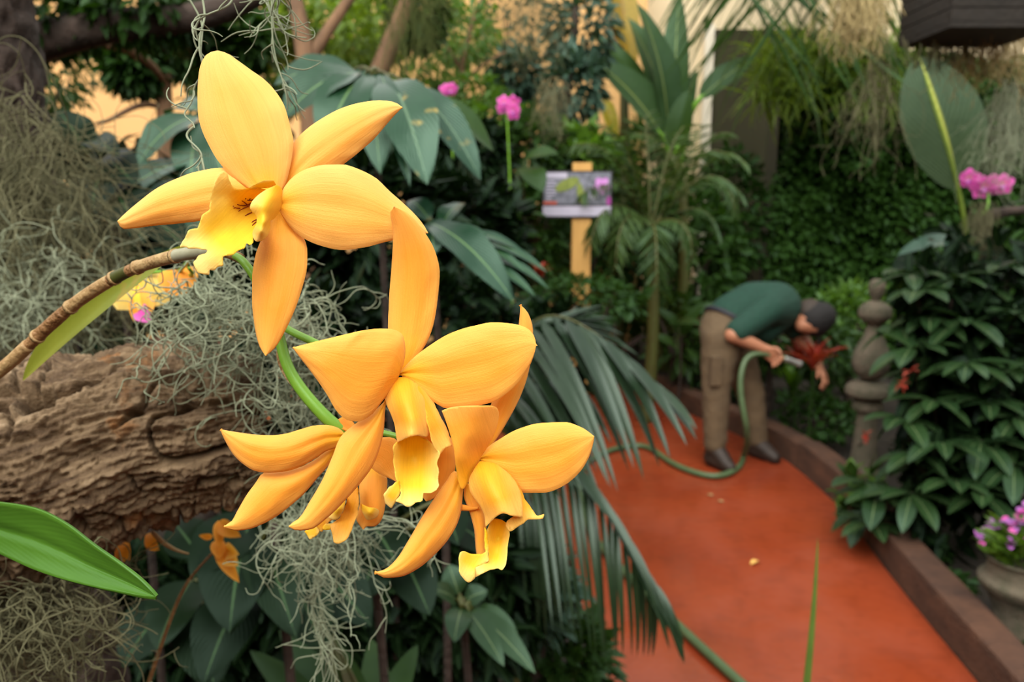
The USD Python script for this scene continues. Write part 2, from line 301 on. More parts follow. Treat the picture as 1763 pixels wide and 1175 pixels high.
plain('timber', (0.08925, 0.03938, 0.021), (0.02887, 0.0126, 0.00735), rough=.85, scale=5, bump=.8, bscale=40, stretch=(1, 1, 3))
plain('moss_grey', (0.2565, 0.2921, 0.2066), (0.171, 0.1995, 0.1283), rough=.9, scale=25, spec=.2)
plain('moss_olive', (0.1377, 0.1377, 0.0765), (0.0816, 0.0765, 0.0408), rough=.95, scale=12, spec=.2)
plain('moss_tan', (.42, .34, .17), (.25, .20, .09), rough=.95, scale=14, spec=.2)
plain('moss_green', (0.077, 0.098, 0.028), (0.042, 0.056, 0.014), rough=.95, scale=14, spec=.2)
plain('skin', (0.3375, 0.1485, 0.081), (0.297, 0.1215, 0.0675), rough=.55, scale=20)
plain('shirt_green', (0.0035, 0.035, 0.0217), (0.0028, 0.02625, 0.0168), rough=.85, scale=30, bump=.3, bscale=45)
plain('trousers_khaki', (0.0931, 0.06125, 0.03185), (0.0637, 0.04165, 0.02205), rough=.9, scale=12, bump=.5, bscale=40)
plain('cap_black', (0.00588, 0.00504, 0.00546), (0.0042, 0.00378, 0.0042), rough=.8, scale=60)
plain('belt_dark', (.012, .012, .02), rough=.6)
plain('shoe_leather', (0.0245, 0.014, 0.0098), (0.0126, 0.0077, 0.0056), rough=.6, scale=30)
plain('hair_dark', (.03, .02, .014), rough=.7)
plain('hose_green', (0.06375, 0.1084, 0.04781), (0.04781, 0.08288, 0.03506), rough=.45, scale=20)
plain('metal_grey', (.4, .4, .38), rough=.4, metal=.7)
plain('sign_black', (.012, .012, .016), rough=.4)
plain('print_grey', (.20, .21, .27), (.06, .07, .09), rough=.5, scale=30)
plain('print_white', (0.4125, 0.3975, 0.51), (0.36, 0.3525, 0.465), rough=.5)
plain('print_text', (.26, .26, .33), rough=.5)
plain('print_red', (.5, .10, .07), rough=.5)
plain('print_pink', (.50, .24, .55), (.36, .13, .42), rough=.5, scale=60)
plain('print_magenta', (.33, .05, .30), rough=.5)
plain('print_leaf', (.20, .25, .05), (.12, .16, .03), rough=.5, scale=40)
plain('basket_dark', (0.014, 0.0105, 0.0077), (0.007, 0.0056, 0.0042), rough=.85, scale=8, bump=.6)
plain('dead_leaf', (.75, .48, .12), (.5, .25, .06), rough=.7, scale=60)
mat('path_paint', {'g': ('geometry', {}), 'n': ('noise_texture', {'scale': 1.1, 'detail': 6.0, 'roughness': .6}), 'r': ('rgb_ramp', {'ramp': [(.32, (.16, .024, .009)), (.5, (.215, .036, .012)), (.7, (.24, .043, .015))]}),
    'n2': ('noise_texture', {'scale': 2.3, 'detail': 4.0}), 'rr': ('rgb_ramp', {'ramp': [(.36, (.14, .14, .14)), (.6, (.34, .34, .34))]}), 'n3': ('noise_texture', {'scale': 55.0, 'detail': 3.0}), 'b': ('bump', {'strength': .12, 'distance': .01}),
    'sc': ('noise_texture', {'scale': 9.0, 'detail': 8.0, 'roughness': .7}), 'sr': ('rgb_ramp', {'ramp': [(.40, (.6, .55, .5)), (.5, (1, 1, 1))]}), 'm': ('mix', {'mix_type': 'multiply', 'fac': .35}),
    'p': ('principled_bsdf', {'specular_ior_level': .75})},
    [('g.position', 'n.vector'), ('n.fac', 'r.fac'), ('g.position', 'n2.vector'), ('n2.fac', 'rr.fac'), ('rr.color', 'p.roughness'), ('g.position', 'n3.vector'), ('n3.fac', 'b.height'), ('b.normal', 'p.normal'),
     ('g.position', 'sc.vector'), ('sc.fac', 'sr.fac'), ('r.color', 'm.color1'), ('sr.color', 'm.color2'), ('m.color', 'p.base_color')], 'p.BSDF')
mat('cork_bark', {'g': ('geometry', {}), 'at': ('uvmap', {'attribute': 'st'}), 'mp': ('mapping', {'scale': (5.0, 46.0, 1.0)}), 'n': ('noise_texture', {'scale': 1.0, 'detail': 7.0, 'roughness': .65, 'distortion': .6}),
    'r': ('rgb_ramp', {'ramp': [(.30, (.04, .024, .014)), (.45, (.09, .057, .031)), (.58, (.17, .117, .068)), (.75, (.29, .215, .137))]}), 'w': ('noise_texture', {'scale': 17.0, 'detail': 5.0}), 'wr': ('rgb_ramp', {'ramp': [(.60, (0, 0, 0)), (.68, (.8, .8, .8))]}), 'm': ('mix', {'color2': (.25, .10, .025)}),
    'f': ('noise_texture', {'scale': 260.0, 'detail': 4.0}), 'b': ('bump', {'strength': .6, 'distance': .003}), 'p': ('principled_bsdf', {'roughness': .85, 'specular_ior_level': .25})},
    [('at.UV', 'mp.vector'), ('mp.vector', 'n.vector'), ('n.fac', 'r.fac'), ('g.position', 'w.vector'), ('w.fac', 'wr.fac'), ('wr.color', 'm.fac'), ('r.color', 'm.color1'), ('m.color', 'p.base_color'), ('g.position', 'f.vector'), ('f.fac', 'b.height'), ('b.normal', 'p.normal')], 'p.BSDF')
leafy('leaf_umbrella', (0.008954, 0.03424, 0.01804), (0.01279, 0.04685, 0.02006), rough=0.24, trans=.12, rib=(.12, .22, .08), spec=0.4, vein=.12, patch=None)
leafy('leaf_umbrella_spot', (0.0126, 0.04096, 0.0231), (0.01575, 0.04914, 0.02541), rough=0.22, trans=.10, rib=(.10, .17, .10), spec=0.45, vein=.12, patch=(.28, .20, .04))
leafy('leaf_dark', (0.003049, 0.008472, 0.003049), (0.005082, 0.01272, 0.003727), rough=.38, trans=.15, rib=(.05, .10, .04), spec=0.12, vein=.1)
leafy('leaf_shrub', (0.01387, 0.03468, 0.01214), (0.02081, 0.04855, 0.01561), rough=.34, trans=.2, rib=(.14, .20, .09), spec=0.4, vein=.1)
leafy('leaf_palm', (0.01038, 0.02519, 0.01186), (0.01631, 0.03557, 0.01482), rough=.3, trans=.22, spec=.5, tint=(.8, 1.0, .92))
leafy('leaf_fine_palm', (0.0312, 0.0624, 0.01824), (0.052, 0.0884, 0.026), rough=.42, trans=.3, spec=0.3)
leafy('leaf_hedge', (0.0144, 0.0408, 0.0072), (0.0264, 0.0672, 0.01056), rough=.5, trans=.3, spec=0.25)
leafy('leaf_bright', (0.0567, 0.126, 0.01575), (0.0882, 0.1701, 0.02205), rough=.45, trans=.4)
leafy('leaf_mid', (0.01944, 0.04752, 0.009504), (0.0324, 0.06912, 0.01296), rough=.42, trans=.3, spec=0.3)
leafy('leaf_lime', (0.1200, 0.1950, 0.0225), (0.1800, 0.2475, 0.0375), rough=.5, trans=.45)
leafy('leaf_banana', (0.03272, 0.0714, 0.02678), (0.0476, 0.0952, 0.03272), rough=.33, trans=.25, rib=(.22, .28, .09), vein=.25, veinn=22.0, spec=0.35)
leafy('leaf_paddle', (0.02922, 0.0507, 0.0234), (0.0351, 0.0585, 0.0273), rough=.4, trans=.25, rib=(.42, .46, .08), ribw=.04, vein=.35, veinn=16.0, spec=0.25)
leafy('leaf_yellowing', (0.3375, 0.3000, 0.0225), (0.2625, 0.1200, 0.0225), rough=.5, trans=.4, patch=(.28, .09, .02))
leafy('leaf_red', (0.24, 0.027, 0.018), (0.33, 0.045, 0.03), rough=.45, trans=.3)
leafy('leaf_grass', (0.0750, 0.1275, 0.0225), (0.0900, 0.1500, 0.0300), rough=.4, trans=.2)
leafy('leaf_blue', (0.03375, 0.0675, 0.05063), (0.045, 0.09, 0.0675), rough=.35, trans=.2, spec=0.35)

# ------------------------------------------------------------------ the setting
def struct(name, mesh, m, parent='/World', **kw):
    return part(name, mesh, m, parent, kind='structure' if parent == '/World' else None, **kw)
struct('wall_far', box(-11, 9.0, 0, 1.45, 9.3, 5.2), 'tan_plaster', smooth=False, label='tan painted wall behind the trees')
struct('wall_back', box(1.45, 9.6, 0, 12, 9.9, 5.2), 'cream_plaster', smooth=False, label='cream painted wall beside the dark opening')
struct('ceiling_corner', box(1.30, 8.98, 0, 1.46, 9.88, 5.2), 'cream_plaster', smooth=False, label='cream return between the tan and cream walls') if False else None
struct('wall_near', box(-11, -6.3, 0, 12, -6, 5.2), 'tan_plaster', smooth=False, label='tan painted wall behind the camera')
struct('wall_left', box(-11.3, -6.3, 0, -11, 9.3, 5.2), 'tan_plaster', smooth=False, label='tan painted wall on the left')
struct('wall_right', box(12, -6.3, 0, 12.3, 9.9, 5.2), 'cream_plaster', smooth=False, label='cream painted wall on the right')
dw = thing('door_1', 'dark olive door panel in the cream wall', 'door', (0, 0, 0), kind='structure')
dx0, dx1, dz = P(1212, 120, 9.5)[0], P(1212, 120, 9.5)[0] + 1.5, P(1212, 68, 9.6)[2]
part('panel', box(dx0, 9.5, 0, dx1, 9.6, dz), 'door_olive', dw, smooth=False)
part('frame', box(dx0 - .10, 9.46, 0, dx0, 9.6, dz + .05), 'white_trim', dw, smooth=False)
struct('ground_bed', box(-12, -6, -.3, 13, 9.9, -.02), 'soil', smooth=False, label='dark planting soil under the greenery')
KB = [(-700, 606), (400, 612), (800, 628), (1000, 645), (1080, 666), (1139, 690), (1180, 709), (1374, 809), (1443, 871), (1512, 964), (1610, 1087), (1683, 1175)]
kb = [G(*p) for p in KB]; t_ = nrm(kb[-1] - kb[-2]); kb = np.array(kb + [kb[-1] + t_ * 1.2, kb[-1] + t_ * 2.4 + np.array([-.1, 0, 0]), kb[-1] + t_ * 6])
edge = spline(kb, 90)
left = [np.array(p + (0,)) for p in [(-12, 6.1), (-3, 5.7), (-.6, 5.35), (.20, 4.7), (.25, 3.6), (.30, 2.4), (.25, 1.0), (-.2, -1), (-.3, -6)]]
lft = spline(left, 60)
poly = np.vstack([edge[:, :2], lft[::-1, :2]])
g = Polygon(poly).buffer(0); g = g if g.geom_type == 'Polygon' else max(g.geoms, key=lambda q: q.area)
PATHG, PATHC = g.buffer(-.04), g.buffer(.24)
fl = trimesh.creation.extrude_polygon(g, .06, engine='earcut'); fl.apply_translation((0, 0, -.06))
struct('floor', fl, 'path_paint', smooth=False, label='red painted concrete path curving between the beds')
kt = thing('trim_1', 'row of weathered brown timbers edging the red path', 'kerb', (0, 0, 0), kind='structure')
def arc(pts, a, b, n):
    s = np.r_[0, np.cumsum(np.linalg.norm(np.diff(pts, axis=0), axis=1))]
    return PchipInterpolator(s, pts)(np.linspace(a, b, n)), s[-1]
slen = arc(edge, 0, 1, 2)[1]; pos, k = 0.0, 0
nrmout = np.array([.06, .03, 0])
while pos < slen - .3:
    ln = (1.25, 1.6, 1.1, 1.4)[k % 4]; q, _ = arc(edge, pos + .008, min(pos + ln, slen) - .008, 12)
    tt = nrm(np.gradient(q, axis=0)); q = q + np.c_[-tt[:, 1], tt[:, 0], 0 * tt[:, 0]] * .075
    part('timber', bent_box(q, .14, (.19, .18, .2, .175)[k % 4], -.03, seed=k), 'timber', kt, smooth=35)
    pos += ln; k += 1

# ------------------------------------------------------------------ the yellow orchid in front
def C1(L): return [(180 + x / 2.798, 60 + y / 2.798) for x, y in L]
def C2(L): return [(370 + x / 1.728, 340 + y / 1.728) for x, y in L]
def C3(L): return [(370 + x / 4.897, 710 + y / 4.897) for x, y in L]
def CL(L): return [(300 + x / 5.875, 280 + y / 5.875) for x, y in L]
def CB(L): return [(640 + x / 3.09, 630 + y / 3.09) for x, y in L]
def dep(f, L, D): return [(x, y, d) for (x, y), d in zip(f(L), D)]
orchid = thing('orchid_plant', 'yellow orange orchid spray in sharp focus with four large blooms on one brown cane', 'orchid', P(0, 640, .43))
# cane
cane = [(-190, 775), (-110, 722), (-40, 668), (20, 622), (75, 570), (140, 515), (215, 470), (262, 452), (330, 436), (372, 432), (415, 446)]
cd = [.485, .46, .44, .43, .42, .405, .39, .375, .355, .345, .338]
cp = np.array([P(x, y, d) for (x, y), d in zip(cane, cd)])
part('cane', tube(cp, [.0034, .0033, .0032, .0032, .0031, .003, .0029, .0028, .0026, .0024, .0022], 90, 12), 'stem_brown', orchid)
cs = spline(cp[2:], 100)
for a, b, m in ((0, 24, 'stem_sheath'), (24, 38, 'stem_brown'), (38, 54, 'stem_sheath'), (54, 63, 'stem_olive'), (63, 80, 'stem_sheath'), (78, 96, 'stem_grey')):
    r = .0036 - .0009 * (a / 100)
    part('sheath', tube(cs[a:b:3], np.r_[r * 1.12, np.full(len(cs[a:b:3]) - 2, r), r * .96], 24, 12), m, orchid)
    part('node_ring', tube(cs[a:a + 2], [r * 1.18, r * 1.18], 3, 12), 'stem_sheath', orchid)
st = [P(405, 441, .337), P(425, 458, .333), P(450, 500, .333), P(474, 556, .332)]
part('flower_stalk', tube(st, [.0016, .0018, .0019, .002], 40, 12), 'stem_green', orchid)
part('flower_stalk', tube([P(472, 552, .332), P(484, 560, .331), P(512, 576, .325), P(545, 592, .318), P(610, 630, .312), P(672, 652, .308)], [.0019, .0017, .0016, .0016, .0018, .0018], 50, 12), 'stem_green', orchid)
part('flower_stalk', tube([P(474, 554, .332), P(483, 588, .332), P(493, 625, .331), P(514, 664, .330), P(545, 702, .329), P(585, 738, .329), P(618, 752, .331)], [.0020, .0022, .0023, .0025, .0026, .0026, .0018], 60, 14), 'stem_green', orchid)
part('flower_stalk', tube([P(590, 735, .331), P(640, 742, .332), P(690, 753, .329), P(760, 770, .322), P(828, 790, .315)], [.0012, .0013, .0013, .0014, .0015], 40, 10), 'stem_green', orchid)
part('bract', leaf(P(478, 600, .3335), P(505, 668, .333), .0045, up=-FWD, bend=-.05, fold=.4, nl=10), 'stem_sheath', orchid)
def fl_(label): return subgroup('flower', orchid, label)
def add(f, name, mesh, m): return part(name, mesh, m, f)
# flower A: top, wide open
fa = fl_('topmost wide open bloom with red veins in its yellow throat')
def pet(f, name, conv, base, tip, A, B, d0, d1, m, **kw):
    b, t = conv([base])[0], conv([tip])[0]
    add(f, name, petal(b, t, conv(A), conv(B), d0, d1, **kw), m)
pet(fa, 'petal', C1, (785, 800), (545, 75), [(690, 740), (620, 690), (560, 625), (500, 530), (465, 450), (450, 380), (447, 290), (453, 190), (468, 130), (500, 88)],
    [(850, 760), (898, 620), (910, 520), (895, 440), (870, 350), (830, 280), (770, 215), (700, 165), (640, 122), (590, 88)], .3045, .312, 'petal_pale', arch=-.004, cup=.004, rip=.0007, seed=1, fold=.0015)
pet(fa, 'sepal', C1, (830, 780), (1436, 350), [(850, 650), (910, 520), (980, 448), (1060, 395), (1150, 350), (1240, 325), (1320, 315), (1390, 322)],
    [(940, 740), (1060, 680), (1150, 625), (1220, 570), (1300, 500), (1365, 425), (1400, 385)], .3085, .318, 'petal_pale', arch=-.003, cup=.004, seed=2, fold=.001)
pet(fa, 'petal', C1, (830, 820), (1559, 955), [(862, 740), (920, 675), (990, 640), (1070, 625), (1150, 625), (1220, 645), (1300, 685), (1370, 750), (1440, 812), (1500, 870), (1540, 920)],
    [(860, 880), (900, 935), (960, 982), (1050, 1020), (1150, 1038), (1250, 1025), (1350, 1000), (1450, 976), (1530, 962)], .304, .307, 'petal_pale', arch=-.005, cup=.003, seed=3, fold=.001)
f2 = lambda L: L
pet(fa, 'sepal', f2, (482, 350), (457, 613), [(458, 395), (440, 440), (434, 480), (434, 520), (438, 560), (446, 595)], [(505, 380), (521, 405), (529, 430), (529, 455), (522, 490), (509, 530), (491, 570), (472, 601)], .309, .301, 'petal_amber', arch=-.004, cup=.004, seed=4)
pet(fa, 'sepal', C1, (800, 760), (61, 898), [(680, 645), (560, 640), (440, 660), (340, 695), (250, 740), (170, 800), (110, 850), (72, 886)],
    [(700, 880), (530, 886), (440, 900), (340, 912), (240, 920), (150, 932), (84, 937), (70, 915)], .309, .303, 'petal_pale', arch=-.003, cup=.004, seed=5, fold=.001)
# its lip
lipA = [(1010, 330), (900, 265), (820, 240), (750, 262), (690, 275), (640, 268), (600, 240), (565, 200), (545, 150), (528, 105), (500, 85), (465, 105), (430, 145), (405, 210), (385, 260), (365, 350), (356, 470), (310, 510), (265, 560), (255, 610), (235, 670), (190, 668), (150, 690), (118, 730), (85, 800), (52, 840), (62, 862), (120, 862), (200, 876), (330, 890),
        (310, 920), (240, 955), (200, 1010), (215, 1060), (240, 1112), (300, 1125), (348, 1142), (356, 1085), (400, 1092), (450, 1060), (497, 1032), (488, 960), (540, 952), (600, 930), (660, 890), (712, 875), (730, 820), (768, 845), (798, 810), (802, 760), (830, 790), (880, 700), (900, 600), (960, 480), (1020, 400)]
ctA = [(1010, 330, .3045), (900, 270, .2995), (760, 268, .296), (640, 270, .294), (545, 150, .291), (500, 90, .2905), (440, 150, .2895), (400, 300, .289), (470, 330, .293), (360, 470, .288), (560, 420, .2965), (700, 400, .3035), (800, 420, .306), (850, 520, .306), (620, 560, .2985), (500, 700, .2925), (400, 790, .2875), (255, 610, .285), (150, 690, .2825), (60, 850, .2810), (200, 860, .2820), (330, 870, .2825), (640, 690, .2960), (560, 800, .2885), (430, 900, .2835), (300, 1010, .2810), (350, 1140, .2815), (490, 1000, .2835), (600, 930, .2855), (710, 860, .2885), (800, 780, .2920), (880, 690, .2985)]
ctA = dep(CL, [(x, y) for x, y, _ in ctA], [d for *_, d in ctA])
lipmesh = relief(CL(lipA), ctA, CL([(900, 400), (280, 980)]), step=3.2, ruff=3.0, seed=3, wav=.0012)
lp = add(fa, 'lip', lipmesh, 'lip_yellow')
rbf = RBFInterpolator(np.array(ctA)[:, :2], np.array(ctA)[:, 2], kernel='thin_plate_spline', degree=1)
veins = []
for L in ([(800, 375), (760, 385), (735, 378)], [(800, 385), (740, 430), (690, 435), (640, 425)], [(735, 425), (705, 400), (685, 388)], [(790, 425), (720, 455), (650, 492)], [(665, 463), (640, 462), (615, 455)], [(785, 505), (750, 520), (718, 538)], [(832, 578), (805, 590), (785, 605)], [(830, 600), (800, 625), (790, 635)], [(600, 440), (597, 446)], [(610, 458), (603, 463)], [(770, 368), (755, 376)], [(725, 365), (718, 372)]):
    c = np.array(CL(L)); d = rbf(c) - .0003
    veins.append(tube([P(x, y, z) for (x, y), z in zip(c, d)], np.linspace(.00022, .00014, len(c)), 8, 5))
part('throat_veins', join(veins), 'vein_red', fa, label='dark red branching veins in the throat')
rl = [(1020, 205), (1000, 180), (940, 178), (880, 192), (820, 222), (760, 255), (800, 268), (860, 262), (940, 258), (1000, 245), (1030, 232)]
add(fa, 'lip_margin', relief(CL(rl), dep(CL, [(1020, 210), (940, 180), (820, 225), (760, 255), (860, 262), (1000, 245)], [.3015, .2970, .2955, .2955, .2985, .3015]), CL([(1020, 210), (760, 260)]), step=3, seed=2), 'lip_yellow')
sl = [(1030, 228), (960, 258), (880, 305), (815, 360), (775, 415), (765, 455), (785, 490), (815, 520), (835, 565), (832, 610), (810, 660), (790, 720), (805, 775), (835, 802), (880, 795), (925, 765), (955, 715), (972, 650), (972, 595), (1010, 570), (1050, 520), (1085, 450), (1102, 370), (1098, 290), (1072, 245)]
add(fa, 'side_lobe', relief(CL(sl), dep(CL, [(1030, 228), (960, 262), (880, 310), (775, 415), (770, 460), (832, 570), (800, 720), (835, 800), (925, 765), (972, 620), (1050, 520), (1102, 370), (1072, 245), (950, 400), (880, 450), (1000, 350), (920, 600), (880, 700), (1000, 470)],
    [.3005, .2965, .2930, .2905, .2905, .2925, .2920, .2915, .2930, .2975, .3025, .3045, .3030, .2915, .2895, .2945, .2890, .2880, .2950]), CL([(1090, 300), (830, 780)]), step=3, seed=6, th=.0006), 'lip_yellow')
add(fa, 'column', tube([P(*CL([(1010, 330)])[0], .306), P(*CL([(900, 370)])[0], .3045), P(*CL([(830, 400)])[0], .304)], [.0022, .0026, .0012], 14, 10), 'column_cream')
# flower B: middle
fb = fl_('middle bloom with its tube-shaped lip pointing down')
pet(fb, 'sepal', C2, (560, 540), (533, 29), [(530, 470), (515, 390), (518, 300), (526, 200), (530, 100), (521, 45)], [(600, 480), (632, 430), (652, 370), (664, 295), (669, 225), (655, 160), (625, 105), (590, 62), (560, 38)], .304, .298, 'petal_amber', arch=.005, cup=.0035, seed=7)
pet(fb, 'sepal', C2, (530, 570), (219, 980), [(470, 640), (420, 672), (372, 715), (350, 770), (320, 840), (282, 905), (250, 955), (228, 970)], [(508, 620), (503, 690), (490, 750), (470, 800), (440, 842), (390, 900), (330, 958), (280, 990), (245, 992)], .301, .291, 'petal_amber', arch=-.003, cup=.004, seed=8, fold=.001)
pet(fb, 'sepal', C2, (620, 640), (628, 905), [(600, 690), (590, 760), (596, 830), (610, 880)], [(690, 700), (714, 745), (716, 800), (705, 840), (670, 880), (645, 900)], .307, .304, 'petal_amber', arch=-.002, cup=.003, seed=9)
pet(fb, 'petal', C2, (549, 527), (231, 447), [(567, 455), (560, 412), (530, 393), (490, 390), (440, 396), (400, 405), (320, 424), (265, 438)], [(532, 565), (500, 605), (462, 650), (425, 668), (395, 664), (365, 640), (335, 590), (290, 525), (255, 480)], .301, .287, 'petal_amber', arch=-.006, cup=.003, seed=10, rip=.001)
pet(fb, 'petal', C2, (548, 525), (956, 442), [(590, 478), (640, 440), (700, 405), (760, 385), (830, 372), (890, 377), (930, 390), (950, 412)], [(600, 568), (650, 608), (690, 628), (760, 622), (820, 612), (870, 582), (912, 540), (942, 490)], .301, .294, 'petal_amber', arch=-.004, cup=.003, seed=11, rip=.0009, fold=.001)
lowB = [(150, 390), (118, 430), (112, 500), (125, 590), (148, 640), (150, 680), (128, 722), (165, 738), (200, 755), (235, 730), (275, 712), (278, 678), (310, 680), (345, 660), (358, 600), (350, 520), (365, 470), (330, 430), (260, 375), (200, 365)]
add(fb, 'lip', relief(CB(lowB), dep(CB, [(150, 395), (115, 450), (125, 590), (150, 660), (200, 755), (275, 700), (350, 620), (350, 520), (360, 465), (260, 380), (210, 480), (240, 560), (210, 620), (280, 460)], [.2930, .2895, .2885, .2875, .2850, .2855, .2880, .2890, .2890, .2935, .3010, .2985, .2930, .2985]), CB([(220, 380), (200, 750)]), step=3.4, ruff=3, seed=12, wav=.0008), 'lip_yellow')
flB = [(180, 62), (240, 85), (290, 130), (330, 190), (355, 250), (390, 315), (415, 380), (428, 425), (390, 438), (362, 470), (335, 440), (318, 400), (300, 330), (280, 240), (220, 130)]
add(fb, 'side_lobe', relief(CB(flB), dep(CB, [(180, 62), (330, 190), (428, 425), (362, 470), (300, 330), (220, 130), (350, 350)], [.3000, .2985, .2930, .2905, .2890, .2950, .2920]), CB([(200, 70), (390, 440)]), step=3.4, ruff=1.5, seed=13), 'lip_gold')
tpB = [(135, 62), (98, 110), (70, 165), (78, 205), (100, 255), (122, 320), (130, 375), (138, 408), (170, 392), (205, 378), (245, 372), (290, 380), (308, 352), (310, 310), (300, 270), (302, 225), (290, 170), (262, 120), (220, 82), (175, 62)]
add(fb, 'lip_tube', relief(CB(tpB), dep(CB, [(135, 62), (70, 165), (122, 320), (138, 408), (205, 378), (290, 380), (310, 310), (302, 225), (262, 120), (180, 62), (180, 200), (210, 290), (220, 345), (190, 130)], [.2995, .2985, .2935, .2915, .2830, .2895, .2915, .2950, .2985, .2995, .2880, .2845, .2838, .2930]), CB([(150, 60), (220, 380)]), step=3.2, seed=14), 'lip_gold')
cuB = [(148, 612), (100, 642), (64, 692), (74, 735), (105, 758), (128, 722), (150, 680), (150, 640)]
add(fb, 'lip_frill', relief(CB(cuB), dep(CB, [(148, 612), (100, 642), (64, 692), (105, 758), (150, 680)], [.2885, .2860, .2850, .2870, .2870]), CB([(150, 630), (80, 730)]), step=3, ruff=2, seed=15), 'lip_yellow')
# flower C: lower right
fc = fl_('lower right bloom partly overlapped by the middle one')
pet(fc, 'sepal', C2, (795, 775), (908, 319), [(800, 700), (820, 620), (850, 545), (880, 470), (903, 385)], [(848, 705), (872, 665), (906, 600), (931, 530), (945, 450), (947, 400), (935, 350)], .306, .309, 'petal_amber', arch=.002, cup=.003, seed=16)
pet(fc, 'petal', C2, (785, 778), (1129, 712), [(810, 745), (850, 718), (900, 690), (970, 672), (1040, 669), (1090, 684), (1115, 700)], [(825, 815), (860, 845), (920, 880), (980, 879), (1040, 857), (1092, 810), (1120, 755)], .302, .300, 'petal_amber', arch=-.004, cup=.003, seed=17, fold=.001)
pet(fc, 'sepal', CB, (490, 620), (14, 1101), [(440, 560), (395, 615), (350, 680), (270, 800), (200, 920), (130, 1030), (70, 1083), (35, 1095)], [(484, 690), (479, 760), (460, 830), (410, 922), (330, 1012), (240, 1085), (150, 1125), (75, 1131), (35, 1115)], .302, .290, 'petal_amber', arch=-.004, cup=.004, seed=18, fold=.001)
pet(fc, 'sepal', CB, (500, 620), (585, 1060), [(488, 680), (520, 780), (545, 880), (556, 1000)], [(580, 690), (600, 780), (612, 900), (610, 1010)], .305, .301, 'petal_amber', arch=-.002, cup=.002, seed=19, nu=20, nv=10)
c2p = [(372, 240), (420, 222), (480, 214), (560, 212), (630, 212), (664, 222), (677, 255), (668, 320), (640, 390), (612, 440), (580, 490), (555, 550), (525, 600), (482, 658), (462, 620), (448, 540), (436, 440), (412, 350)]
add(fc, 'petal', relief(CB(c2p), dep(CB, [(372, 240), (480, 214), (600, 212), (677, 255), (640, 390), (580, 490), (525, 600), (482, 658), (448, 540), (420, 380), (520, 380), (500, 500), (570, 300)], [.2900, .2875, .2885, .2945, .2975, .3000, .3000, .2960, .2920, .2905, .2900, .2930, .2900]), CB([(560, 540), (450, 215)]), step=4, seed=20), 'petal_amber')
loC = [(640, 815), (690, 820), (735, 865), (734, 905), (722, 970), (718, 1030), (714, 1062), (690, 1090), (665, 1080), (635, 1086), (590, 1108), (548, 1128), (550, 1075), (590, 1060), (620, 1040), (622, 960), (612, 890)]
add(fc, 'lip', relief(CB(loC), dep(CB, [(640, 815), (735, 870), (722, 980), (690, 1088), (590, 1108), (548, 1128), (620, 1040), (622, 960), (615, 880), (670, 920), (665, 1000), (690, 850)], [.2925, .2895, .2885, .2850, .2830, .2830, .2880, .2905, .2905, .2985, .2930, .2960]), CB([(680, 820), (620, 1110)]), step=3.4, ruff=2, seed=21, wav=.0008), 'lip_yellow')
flC = [(722, 565), (760, 605), (790, 650), (818, 715), (855, 765), (882, 797), (917, 790), (910, 815), (880, 820), (838, 820), (800, 845), (765, 868), (735, 882), (712, 845), (740, 810), (780, 790), (785, 720), (760, 640)]
add(fc, 'side_lobe', relief(CB(flC), dep(CB, [(722, 565), (790, 650), (855, 765), (917, 795), (838, 820), (735, 880), (720, 845), (780, 780), (760, 640), (800, 760)], [.2985, .2990, .2950, .2930, .2925, .2895, .2900, .2905, .2965, .2935]), CB([(740, 580), (840, 830)]), step=3.2, ruff=1.5, seed=22), 'lip_gold')
tpC = [(575, 508), (545, 550), (515, 620), (520, 660), (545, 705), (580, 755), (600, 805), (606, 858), (640, 825), (672, 798), (700, 786), (745, 800), (803, 806), (802, 750), (795, 690), (775, 635), (735, 580), (695, 545), (640, 515)]
add(fc, 'lip_tube', relief(CB(tpC), dep(CB, [(575, 508), (515, 620), (545, 705), (600, 810), (606, 858), (672, 798), (745, 800), (803, 806), (795, 690), (735, 580), (640, 515), (620, 620), (670, 700), (700, 760), (650, 570)], [.2990, .2975, .2945, .2915, .2905, .2845, .2845, .2885, .2940, .2975, .2992, .2890, .2848, .2838, .2930]), CB([(600, 510), (700, 800)]), step=3.2, seed=23), 'lip_gold')
cuC = [(605, 990), (580, 1004), (530, 1003), (490, 988), (466, 1000), (462, 1040), (464, 1085), (480, 1125), (513, 1153), (550, 1130), (550, 1080), (590, 1060), (622, 1040), (622, 1000), (612, 880), (600, 860), (598, 930)]
add(fc, 'lip_frill', relief(CB(cuC), dep(CB, [(605, 990), (530, 1003), (466, 1000), (464, 1085), (513, 1153), (550, 1100), (622, 1030), (605, 870), (540, 1060)], [.2880, .2855, .2825, .2815, .2820, .2825, .2875, .2905, .2845]), CB([(605, 900), (480, 1120)]), step=3.2, ruff=1.5, seed=24), 'lip_yellow')
part('lip_claw', tube([P(790, 874, .303), P(808, 876, .302), P(823, 875, .300)], [.0014, .0010, .0004], 10, 8), 'petal_orange', fc)
